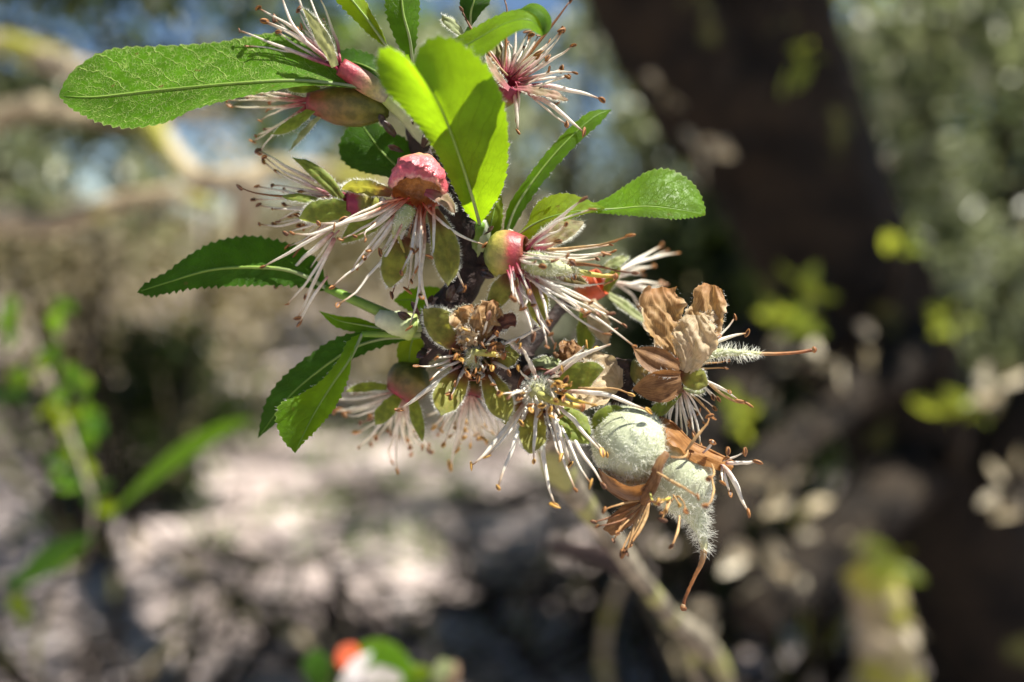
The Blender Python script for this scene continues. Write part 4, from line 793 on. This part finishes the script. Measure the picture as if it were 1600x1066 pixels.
# --- upper right flower behind the glowing leaf
b_, m_ = pt(766, 168, 40), pt(796, 126, 14)
f = flower('spent flower with magenta throat spraying cream stamens beside the arching leaf', b_, m_, 27, 'cup_maroon')
V, F, uv = tube(P3([(670, 240, 96), (715, 220, 75), (768, 166, 40)]), [12, 11, 10], 10, 16); mk('pedicel', V, F, M['pedicel'], f, uv)
fan(f, pt(800, 121, 10), (0.7, -0.6, -0.35), 17, [(910,205,dict(r=4)),(938,155,dict(r=3.6)),(809,203,dict(r=3.4)),(898,112),(887,119),(875,109),(893,73,dict(m='fil_pink', a='anther')),(875,50),(855,69),(818,75,DK),(793,69,DK),(789,61,DK),(831,58),(840,58,DK),(824,52,DK),(868,161,),(891,1,BR),(791,-6,BR),(722,17,BR),(806,40),(845,90),(768,45),(835,100)], 'fil_pink', 0.2, 2.8, dd=(-15, 40))
sepal(f, pt(803, 138, 6), pt(890, 157, 4), 24, 'sepal_pink', (0, -6, -6), (0.1, -0.4, -1), fuzz=160)
sepal(f, pt(728, 60, 30), pt(693, 30, 20), 22, 'sepal_pale', fuzz=200)
sepal(f, pt(795, 140, -8), pt(758, 92, 0), 24, 'sepal_pink', (-8, 4, -6), fuzz=140)
sepal(f, pt(786, 108, 22), pt(768, 60, 34), 30, 'sepal_maroon', fuzz=100)
# --- olive cup, right of centre
b_, m_ = pt(760, 402, 12), pt(824, 396, -6)
f = flower('spent flower with shiny olive cup blushed red on top and a woolly pistil', b_, m_, 40, 'cup_olive', [0.35, 0.78, 0.97, 1.0, 0.94, 0.82, 0.66])
fan(f, pt(826, 404, -34), (0.85, 0.12, -0.45), 25, [(908,314,dict(m='fil_pink', a='anther_dark', r=3.6)),(879,360),(982,369,dict(m='fil_tan')),(956,378),(955,394),(941,399,DK),(864,407,DK),(892,410,DK),(834,410,DK),(990,430,BR),(951,489,DK),(935,486,DK),(945,521),(956,514,DK),(990,535),(973,507,DK),(920,472),(930,405,DK)], 'fil', 0.15, 2.4, dd=(-55, 5))
fan(f, pt(816, 424, -34), (0.3, 0.8, -0.45), 22, [(800,457),(802,465),(806,441),(856,502),(859,521),(833,524,DK),(866,538),(842,500,DK)], 'fil_pink', 0.1, 2.7, dd=(-55, -15))
sepal(f, pt(836, 390, -28), pt(916, 345, -6), 44, 'sepal_maroon', (2, -12, -8), (0.1, -0.3, -1), fuzz=320, fl=9)
sepal(f, pt(860, 424, -20), pt(922, 442, 0), 24, 'sepal_maroon', fuzz=120)
sepal(f, pt(800, 430, -20), pt(770, 492, 0), 42, 'sepal', (-4, 0, -8), fuzz=150)
sepal(f, pt(830, 440, -10), pt(846, 515, 6), 44, 'sepal', (6, 0, -8), fuzz=150)
pistil(f, [(822, 408, -30), (842, 413, -42), (862, 418, -42), (885, 422, -40), (905, 425, -38)], [14, 19, 15, 9, 4], 650, 7, style=[(900, 424, -38), (930, 430, -40), (960, 432, -38)], sr=(5, 4, 3.2))
# --- orange cup behind
b_, m_ = pt(895, 462, 165), pt(940, 440, 140)
f = flower('blurred spent flower with orange-red cup behind the woolly pistil', b_, m_, 26, 'cup_orange')
fan(f, pt(948, 436, 140), (0.95, -0.15, -0.1), 14, [(1032,385),(1058,396),(1021,416),(1032,443),(1018,454),(1018,463),(1005,430),(1040,450),(1000,480)], 'fil', 0.2, 3.6, dd=(120, 160), size=1.2)
sepal(f, pt(940, 420, 135), pt(982, 396, 140), 26, 'sepal_pale', fuzz=100)
sepal(f, pt(946, 455, 130), pt(972, 415, 130), 24, 'sepal_green', fuzz=60)
sepal(f, pt(950, 460, 140), pt(1014, 512, 150), 26, 'sepal_pale', fuzz=160)
sepal(f, pt(920, 470, 120), pt(950, 540, 110), 40, 'paper_pale', fuzz=40, name='withered_petal', ruffle=0.6)
sepal(f, pt(915, 480, 130), pt(912, 560, 120), 36, 'sepal_green', fuzz=40)
# --- central flower with crumpled brown petals
b_, m_ = pt(742, 552, 52), pt(740, 558, -6)
f = flower('spent flower facing out with a rusty ring and a clump of crumpled brown petals', b_, m_, 40, 'cup_rust', inner=0.35)
fan(f, pt(739, 560, -8), (0.0, 0.25, -0.95), 34, [(654,572),(689,574),(626,639,dict(r=3.6)),(689,669,dict(a=None, r=3.4)),(701,613,dict(r=3.2)),(784,623,dict(r=3.2)),(755,578,DK),(799,582),(782,520),(763,496,DK),(796,533),(856,504),(730,585),(748,592),(770,600),(760,560),(720,530),(742,534,DK),(765,545,DK)], 'fil', 0.25, 2.8, dd=(-45, -5))
sepal(f, pt(722, 540, -2), pt(662, 488, -6), 58, 'sepal', (-4, -6, -12), (-0.2, -0.3, -1), fuzz=380, fl=9)
sepal(f, pt(722, 582, -2), pt(686, 648, -44), 56, 'sepal', (-6, 0, -14), fuzz=240)
sepal(f, pt(760, 582, -2), pt(788, 655, -40), 54, 'sepal', (6, 0, -14), fuzz=240)
sepal(f, pt(766, 556, 0), pt(812, 560, 12), 44, 'sepal', (0, 0, -10), fuzz=100)
sepal(f, pt(742, 535, -4), pt(742, 478, -16), 66, 'paper', (-6, -6, -22), (0, 0.3, -1), fuzz=200, name='withered_petal', ruffle=0.75, jit=1.6, n=40, m=14, fl=6, fmat='fuzz_dim')
sepal(f, pt(752, 535, -10), pt(772, 468, -20), 48, 'paper', (-8, -4, -16), (0.5, 0.1, -1), fuzz=120, name='withered_petal', ruffle=0.8, jit=1.6, n=40, m=14, fmat='fuzz_dim')
sepal(f, pt(762, 530, -10), pt(806, 512, -22), 32, 'husk_maroon', (4, -26, -8), (-0.3, -0.5, -1), fuzz=200, name='withered_petal', ruffle=1.0, jit=2, n=30, m=10)
sepal(f, pt(738, 540, -20), pt(712, 512, -34), 30, 'paper_pale', (6, -4, -12), (0.2, 0.6, -1), fuzz=60, name='withered_petal', ruffle=1.4, jit=2.5, n=30, m=10)
sepal(f, pt(762, 556, -22), pt(792, 548, -34), 20, 'paper_brown', (0, -14, -8), (0, -0.5, -1), fuzz=40, name='withered_petal', ruffle=1.0, jit=2, n=24, m=8)
pistil(f, [(738, 566, 4), (738, 556, -14), (742, 550, -26)], [13, 13, 7], 260, 8, style=[(742, 551, -26), (765, 553, -34), (785, 556, -34)], sr=(6, 5, 4), mat='ovary')
for q in range(16):
    an = fr.uniform(0, 6.28); rr = fr.uniform(16, 52); fan(f, pt(740, 556, -10), (0, 0.2, -1), 26, [(742+math.cos(an)*rr, 556+math.sin(an)*rr*0.8, dict(m=fr.choice(['fil_tan', 'fil_brown', 'fil']), r=fr.uniform(1.4, 2.4), sag=fr.uniform(-14, 8), a=fr.choice([None, 'anther', 'anther_gold'])))], dd=(-48, -18))
# --- flower right of it with the yellow style
b_, m_ = pt(846, 598, 46), pt(846, 612, -14)
f = flower('spent flower with curved yellow style and long white stamens pointing down', b_, m_, 38, 'cup_rust', inner=0.4)
fan(f, pt(846, 614, -16), (0.05, 0.4, -0.9), 30, [(740,726,dict(r=4.2, sag=-14)),(766,707),(779,759,dict(r=4.0, sag=-8)),(832,721,dict(r=3.2)),(866,787,dict(r=4.0)),(890,723,dict(r=4.2)),(898,763,dict(a='anther')),(941,756,dict(a='anther_dark', r=3.4)),(939,705,dict(r=3.4)),(815,659,dict(a='anther_gold')),(816,612),(800,616,DK),(843,645),(875,649),(870,614),(878,603),(890,601),(877,578),(814,543,dict(r=3.4)),(925,632,dict(m='style', r=3)),(862,650),(830,640)], 'fil', 0.3, 3.0, 'anther_gold', dd=(-70, -20), size=1.1)
fan(f, pt(860, 600, -20), (0.4, -0.3, -0.8), 20, [(954,538,dict(a=None, r=3.2, b=(872,588,-22))),(929,546,dict(r=3, b=(860,585,-22))),(915,540,dict(r=2.6, b=(850,585,-20))),(1007,641,dict(r=3.6, b=(880,612,-22), sag=-22)),(985,610,dict(b=(900,606,-12), m='fil_tan'))], 'fil', 0.2, 3.0, 'anther_gold', dd=(-45, -15))
sepal(f, pt(866, 604, -12), pt(943, 582, -12), 52, 'sepal_green', (0, -6, -14), (0.1, 0.2, -1), fuzz=300)
sepal(f, pt(836, 590, -6), pt(872, 560, -6), 46, 'sepal_pale', (-6, -10, -10), (0, -0.5, -1), fuzz=260)
sepal(f, pt(836, 640, -12), pt(827, 714, -52), 50, 'sepal', (-2, 0, -14), fuzz=280)
sepal(f, pt(866, 638, -8), pt(920, 696, -46), 52, 'sepal_green', (8, 0, -12), fuzz=260)
sepal(f, pt(820, 634, 0), pt(782, 660, 10), 40, 'sepal', fuzz=100)
sepal(f, pt(880, 590, 20), pt(960, 618, 16), 104, 'paper_pale', (10, -26, -6), (0.35, -0.5, -1), fuzz=100, name='withered_petal', ruffle=0.5, n=36, m=14, prof=[0.3, 0.7, 0.95, 1.05, 1.0, 0.85, 0.5], cup=-0.25)
sepal(f, pt(878, 572, 10), pt(912, 548, 10), 50, 'paper_brown', (0, -10, -6), fuzz=40, name='withered_petal', ruffle=1.2, jit=2.5, n=30, m=10)
pistil(f, [(844, 606, 0), (842, 612, -20), (840, 616, -34)], [21, 22, 12], 900, 12, style=[(842, 616, -34), (862, 626, -50), (888, 632, -54), (908, 636, -50)], sr=(6.5, 5.5, 4.6, 4.4))
for q in range(14):
    an = fr.uniform(0, 6.28); rr = fr.uniform(20, 56); fan(f, pt(846, 612, -20), (0, 0.3, -1), 26, [(848+math.cos(an)*rr, 610+math.sin(an)*rr*0.8, dict(m=fr.choice(['fil_tan', 'fil', 'fil_pink']), r=fr.uniform(1.4, 2.4), sag=fr.uniform(-14, 8), a=fr.choice([None, 'anther', 'anther_gold'])))], anth='anther_gold', dd=(-60, -24))
# --- shaded flower below
b_, m_ = pt(655, 572, 120), pt(622, 620, 112)
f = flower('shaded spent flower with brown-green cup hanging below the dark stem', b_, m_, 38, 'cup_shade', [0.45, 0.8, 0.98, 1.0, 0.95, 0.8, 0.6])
fan(f, pt(622, 622, 112), (-0.55, 0.8, -0.1), 18, [(539,648),(530,640),(524,624),(564,661,BR),(561,699),(580,694),(591,683),(608,672),(626,661),(620,682),(640,698),(648,711),(602,721),(620,732),(659,698),(668,698),(673,705),(647,674),(600,660),(632,690)], 'fil', 0.2, 2.6, 'anther', dd=(95, 150), size=1.1)
sepal(f, pt(622, 620, 104), pt(586, 662, 100), 38, 'sepal_green', fuzz=80)
sepal(f, pt(645, 622, 104), pt(662, 692, 106), 26, 'sepal_green', fuzz=60)
sepal(f, pt(604, 606, 108), pt(542, 616, 116), 16, 'sepal_green', (0, -10, 0), fuzz=40)
# --- white stamen spray behind
b_, m_ = pt(738, 585, 102), pt(732, 618, 96)
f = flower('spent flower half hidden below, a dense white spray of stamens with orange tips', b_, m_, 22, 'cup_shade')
fan(f, pt(732, 620, 95), (-0.15, 0.95, -0.1), 20, [(742,654),(685,679,DK),(725,671),(704,681),(715,702),(750,683),(723,683),(694,693),(703,724),(705,733),(743,678),(760,690),(735,695),(712,668),(675,665,dict(a=None)),(668,650,dict(a=None)),(690,655),(770,675),(755,665),(728,660),(718,690),(780,690)], 'fil', 0.15, 3.0, 'anther_gold', dd=(75, 125))
# --- right flower with papery tan petals
b_, m_ = pt(990, 577, 40), pt(1062, 584, 6)
f = flower('withered flower crowned by big crumpled tan papery petals above its brown husk', b_, m_, 34, 'cup_rust', [0.5, 0.85, 1.0, 1.0, 0.9, 0.78, 0.66], 0.06)
sepal(f, pt(1062, 578, -26), pt(990, 545, -14), 42, 'paper_brown', (0, 6, -26), (0, -0.2, -1), fuzz=40, name='calyx_husk', cup=-0.4)
sepal(f, pt(1066, 596, -26), pt(988, 608, -14), 52, 'paper_brown', (0, 4, -28), (0, 0.2, -1), fuzz=40, name='calyx_husk', cup=-0.4)
pp = [0.32, 0.6, 0.9, 1.05, 1.05, 0.95, 0.6]
sepal(f, pt(1062, 574, 6), pt(1034, 448, 20), 70, 'paper', (-20, -6, -18), (0.45, 0.1, -1), fuzz=60, name='withered_petal', ruffle=0.5, jit=1.6, n=46, m=16, prof=pp, cup=-0.4, fl=5)
sepal(f, pt(1070, 572, 14), pt(1114, 446, 22), 62, 'paper', (14, -6, -14), (-0.4, 0.2, -1), fuzz=60, name='withered_petal', ruffle=0.6, jit=1.6, n=46, m=16, prof=pp, cup=0.45, fl=5)
sepal(f, pt(1068, 580, -16), pt(1094, 494, -14), 66, 'paper_pale', (6, 0, -22), (-0.15, -0.2, -1), fuzz=60, name='withered_petal', ruffle=0.55, jit=1.6, n=46, m=16, prof=pp, cup=0.4, fl=5)
sepal(f, pt(1075, 530, -4), pt(1130, 505, 14), 44, 'paper_pale', (0, -14, -6), (-0.2, 0.3, -1), fuzz=40, name='withered_petal', ruffle=0.9, jit=2.5, n=36, m=12, prof=pp, cup=0.4)
sepal(f, pt(1062, 584, -14), pt(1106, 606, -8), 42, 'sepal', (0, -4, -12), fuzz=80)
sepal(f, pt(1062, 612, 10), pt(1008, 648, 14), 26, 'sepal_green', fuzz=100)
sepal(f, pt(1068, 605, 0), pt(1100, 618, 0), 18, 'sepal_pale', fuzz=60)
pistil(f, [(1070, 570, 8), (1100, 556, 4), (1130, 551, 2), (1160, 552, 0), (1190, 553, 0)], [13, 9, 6.5, 4.5, 3], 800, [6, 9, 13, 13, 6], style=[(1185, 553, 0), (1215, 553, -2), (1245, 551, -4), (1270, 547, -4)], sr=(3.2, 2.8, 2.6, 3.0), smat='style_rust')
fan(f, pt(1080, 570, 2), (0.95, 0.1, -0.2), 16, [(1147,498),(1165,521,dict(r=3.6, sag=-14)),(1122,528),(1134,564,dict(m='fil_tan')),(1132,575,dict(m='fil_tan')),(1137,611),(1112,619),(1150,620),(1166,631,dict(m='fil_tan', b=(1098,588,0)))], 'fil', 0.1, 2.5, dd=(-20, 25))
fan(f, pt(1064, 610, 8), (0.2, 0.95, -0.1), 7, [(1048,668,dict(a=None)),(1056,682,dict(a=None)),(1066,676,dict(a=None)),(1076,690,dict(a=None)),(1084,678,),(1094,694),(1098,660),(1114,652,dict(m='fil_tan')),(1040,660,dict(a=None)),(1088,665,dict(a=None))], 'fil', 0.05, 2.4, dd=(0, 40))

# ------------------------------------------------------------------ young almonds
GF = 'young woolly almonds'
def fruit(label, pts, radii, nf, fl, seed):
    root = empty('young_almond', W1(pt(*pts[0])), label, 'fruit', GF)
    V, F, uv = tube(P3(pts), radii, 28, 46); o = mk('fruit_body', V, F, M['fruit'], root, uv)
    fuzz_on(o, P3(pts), radii, nf, fl, 'fuzz', 0.6, 0.9, 0.5, seed, 0.5)
    return root, o
a1 = np.array([938, 655, 16.]); ax1 = nrm(np.array([92, 80, -26.]))
ts = np.linspace(0, 1, 13); ln = 128.
f1p = [tuple(a1+ax1*ln*t) for t in ts]; f1r = [max(6, 59*math.sqrt(max(0, 1-(2*t-1)**2))**0.92) for t in ts]
r1, o1 = fruit('plump round almond covered in pale green wool, split out of its brown husk', f1p, f1r, 8000, 11, 5)
def husk(root, L_, M_, R_, mat, ruffle=0.15, n=36, m=6, fz=0):
    V, F, uv, A, Mi, B = patch(P3(L_), P3(M_), P3(R_), n, m, ruffle=ruffle, seed=4); o = mk('husk', V, F, M[mat], root, uv)
    V2, F2, uv2 = tube(A, [2.2]*4, 6, n); mk('husk_rim', V2, F2, M[mat], o, uv2)
    return o
husk(r1, [(936,732,-8),(950,764,-2),(984,785,4),(1006,782,4),(1026,762,0),(1044,722,-6)], [(939,736,-30),(956,760,-36),(986,775,-38),(1008,770,-40),(1026,748,-46),(1040,716,-48)], [(943,738,-42),(964,752,-58),(990,760,-66),(1008,754,-66),(1022,736,-66),(1036,712,-60)], 'paper_brown')
husk(r1, [(1030,652,6),(1052,662,0),(1080,690,-6),(1110,704,-10),(1146,722,-12)], [(1036,668,-24),(1056,684,-28),(1082,704,-28),(1112,718,-24),(1146,730,-16)], [(1046,690,-40),(1062,704,-36),(1084,722,-34),(1112,732,-24),(1140,740,-16)], 'husk_orange', 0.3)
V, F, uv = tube(P3([(1004, 790, -30), (1012, 772, -52), (1024, 748, -64), (1030, 725, -66), (1042, 708, -60)]), [6, 8, 9, 8, 5], 8, 24, 0.12, 3); mk('husk_rim', V, F, M['paper_brown'], r1, uv)
sepal(r1, pt(930, 672, 0), pt(986, 636, -8), 40, 'sepal_green', (-12, -20, -14), (-0.2, -0.6, -1), fuzz=100)
sepal(r1, pt(1008, 786, -30), pt(950, 832, -22), 34, 'paper_brown', (-6, -4, -8), (0, 0.2, -1), fuzz=30, name='husk', ruffle=0.5, n=26, m=8, prof=[0.4, 0.7, 0.95, 1.0, 0.9, 0.75, 0.6])
fan(r1, pt(1008, 786, -34), (-0.4, 0.85, -0.1), 6, [(930,815,dict(BR)),(936,822,dict(m='fil_brown')),(962,842,DK),(986,850,dict(r=3)),(972,862,dict(m='fil_tan')),(979,860,dict(m='fil_tan', a='anther_dark'))], 'fil_tan', 0.15, 2.4, dd=(-50, -20))
fan(r1, pt(1130, 724, -20), (0.95, 0.1, -0.1), 7, [(1181,722,dict(r=3)),(1165,802,dict(r=3.6, sag=-24)),(1140,768),(1113,653,dict(m='fil_tan', b=(1072,706,-44))),(1115,685,dict(b=(1098,708,-34))),(1133,718),(1128,742,dict(m='fil_tan'))], 'fil', 0.15, 2.6, dd=(-35, -5), size=1.15)
fan(r1, pt(1024, 740, -70), (0.6, 0.5, -0.6), 5, [(1088,775,dict(m='fil_tan', sag=-14)),(1047,714,dict(a=None, m='fil_tan', b=(1075,704,-50))),(1103,790,dict(b=(1112,745,-36))),(1108,748,dict(b=(1112,725,-40), m='fil_tan'))], 'fil_tan', 0.3, 2.4, 'anther', dd=(-80, -50), size=1.15)
f2p = [(1018, 690, 20), (1036, 712, 16), (1052, 735, 12), (1066, 762, 8), (1079, 790, 4), (1090, 815, 0), (1098, 840, -3), (1101, 862, -5)]
f2r = [18, 42, 53, 52, 37, 16, 8, 5]
r2, o2 = fruit('smaller tapering almond with white bristly tail behind the round one', f2p, f2r, 5600, [9, 9, 9, 10, 11, 14, 15, 11], 9)
V, F, uv = tube(P3([(1101, 858, -5), (1096, 880, -6), (1086, 900, -8), (1076, 922, -10), (1070, 936, -10), (1068, 948, -10)]), [6, 4.4, 3.2, 2.8, 2.8, 2.6], 7, 26, 0.08, 3); s_ = mk('style', V, F, M['style_rust'], r2, uv)
V, F, uv = tube(P3([(1068, 944, -10), (1067, 950, -10), (1072, 952, -9)]), [3, 5, 3], 7, 8); mk('stigma', V, F, M['fil_brown'], s_, uv)
fan(r2, pt(1050, 780, -44), (0.1, 0.9, -0.4), 6, [(1050,852,dict(m='fil_tan', b=(1062,806,-40))),(1028,793,dict(b=(1016,768,-62), m='style')),(1040,798,dict(a='anther_gold')),(1062,790,dict(a='anther_gold')),(1035,812,DK),(1030,782,dict(m='style', a='anther_gold'))], 'fil_tan', 0.2, 2.3, 'anther', dd=(-64, -48), size=1.1)

# --- blurred flowering shoot at the lower edge
zz = 0.30
g = far(600, 1250, .45)*[1, 1, 0]
fs = empty('flowering_shoot', g, 'blurred shoot with a bright green leaf and a pale blossom below the cluster', 'shoot')
V, F, uv = tube([g+[0, 0, -0.01], far(610, 1500, .40), far(600, 1150, .32), far(595, 1085, zz)], [0.004, 0.0035, 0.003, 0.002], 8, 24); mkw('stem', V, F, M['twig_grey'], fs, uv)
fw = lambda x, y, d=0: far(x, y-6, zz+d)
for (b_, t_, wd, mt, nm) in [(fw(650,1075), fw(562,1012,-.005), 0.013, 'leaf_mid', 'leaf'), (fw(600,1080), fw(545,1040,-.01), 0.016, 'white_petal', 'petal'), (fw(600,1085), fw(590,1045,-.012), 0.015, 'white_petal', 'petal'), (fw(590,1080), fw(530,1075,-.01), 0.015, 'white_petal', 'petal'),
                             (fw(560,1050), fw(530,1018), 0.009, 'cup_orange', 'sepal'), (fw(660,1075), fw(650,1045), 0.008, 'leaf_yellow', 'leaf'), (fw(700,1085), fw(690,1035), 0.010, 'sepal_pale', 'sepal'), (fw(500,1080), fw(490,1020), 0.010, 'leaf_dark', 'leaf'), (fw(690,1085), fw(715,1040), 0.008, 'sepal_pink', 'sepal')]:
    if mt == 'white_petal' and mt not in M: M[mt] = sheet_mat('white_petal', (0.80, 0.78, 0.76), (0.7, 0.62, 0.6), (0.8, 0.75, 0.72), 0.4, nscale=200)
    L_, M_, R_ = tongue(b_, (b_+t_)/2+np.array([0, -0.002, 0.002]), t_, wd, -FWD+np.array([0, 0, 0.6])); V, F, uv, *_ = patch(L_, M_, R_, 14, 3, cup=0.2); mkw(nm, V, F, M[mt], fs, uv)
    if True:
        V, F, uv = tube([fw(597, 1090), (fw(597, 1090)+b_)/2, b_], [0.0012, 0.001, 0.0008], 6, 8); mkw('stalk', V, F, M['petiole'], fs, uv)
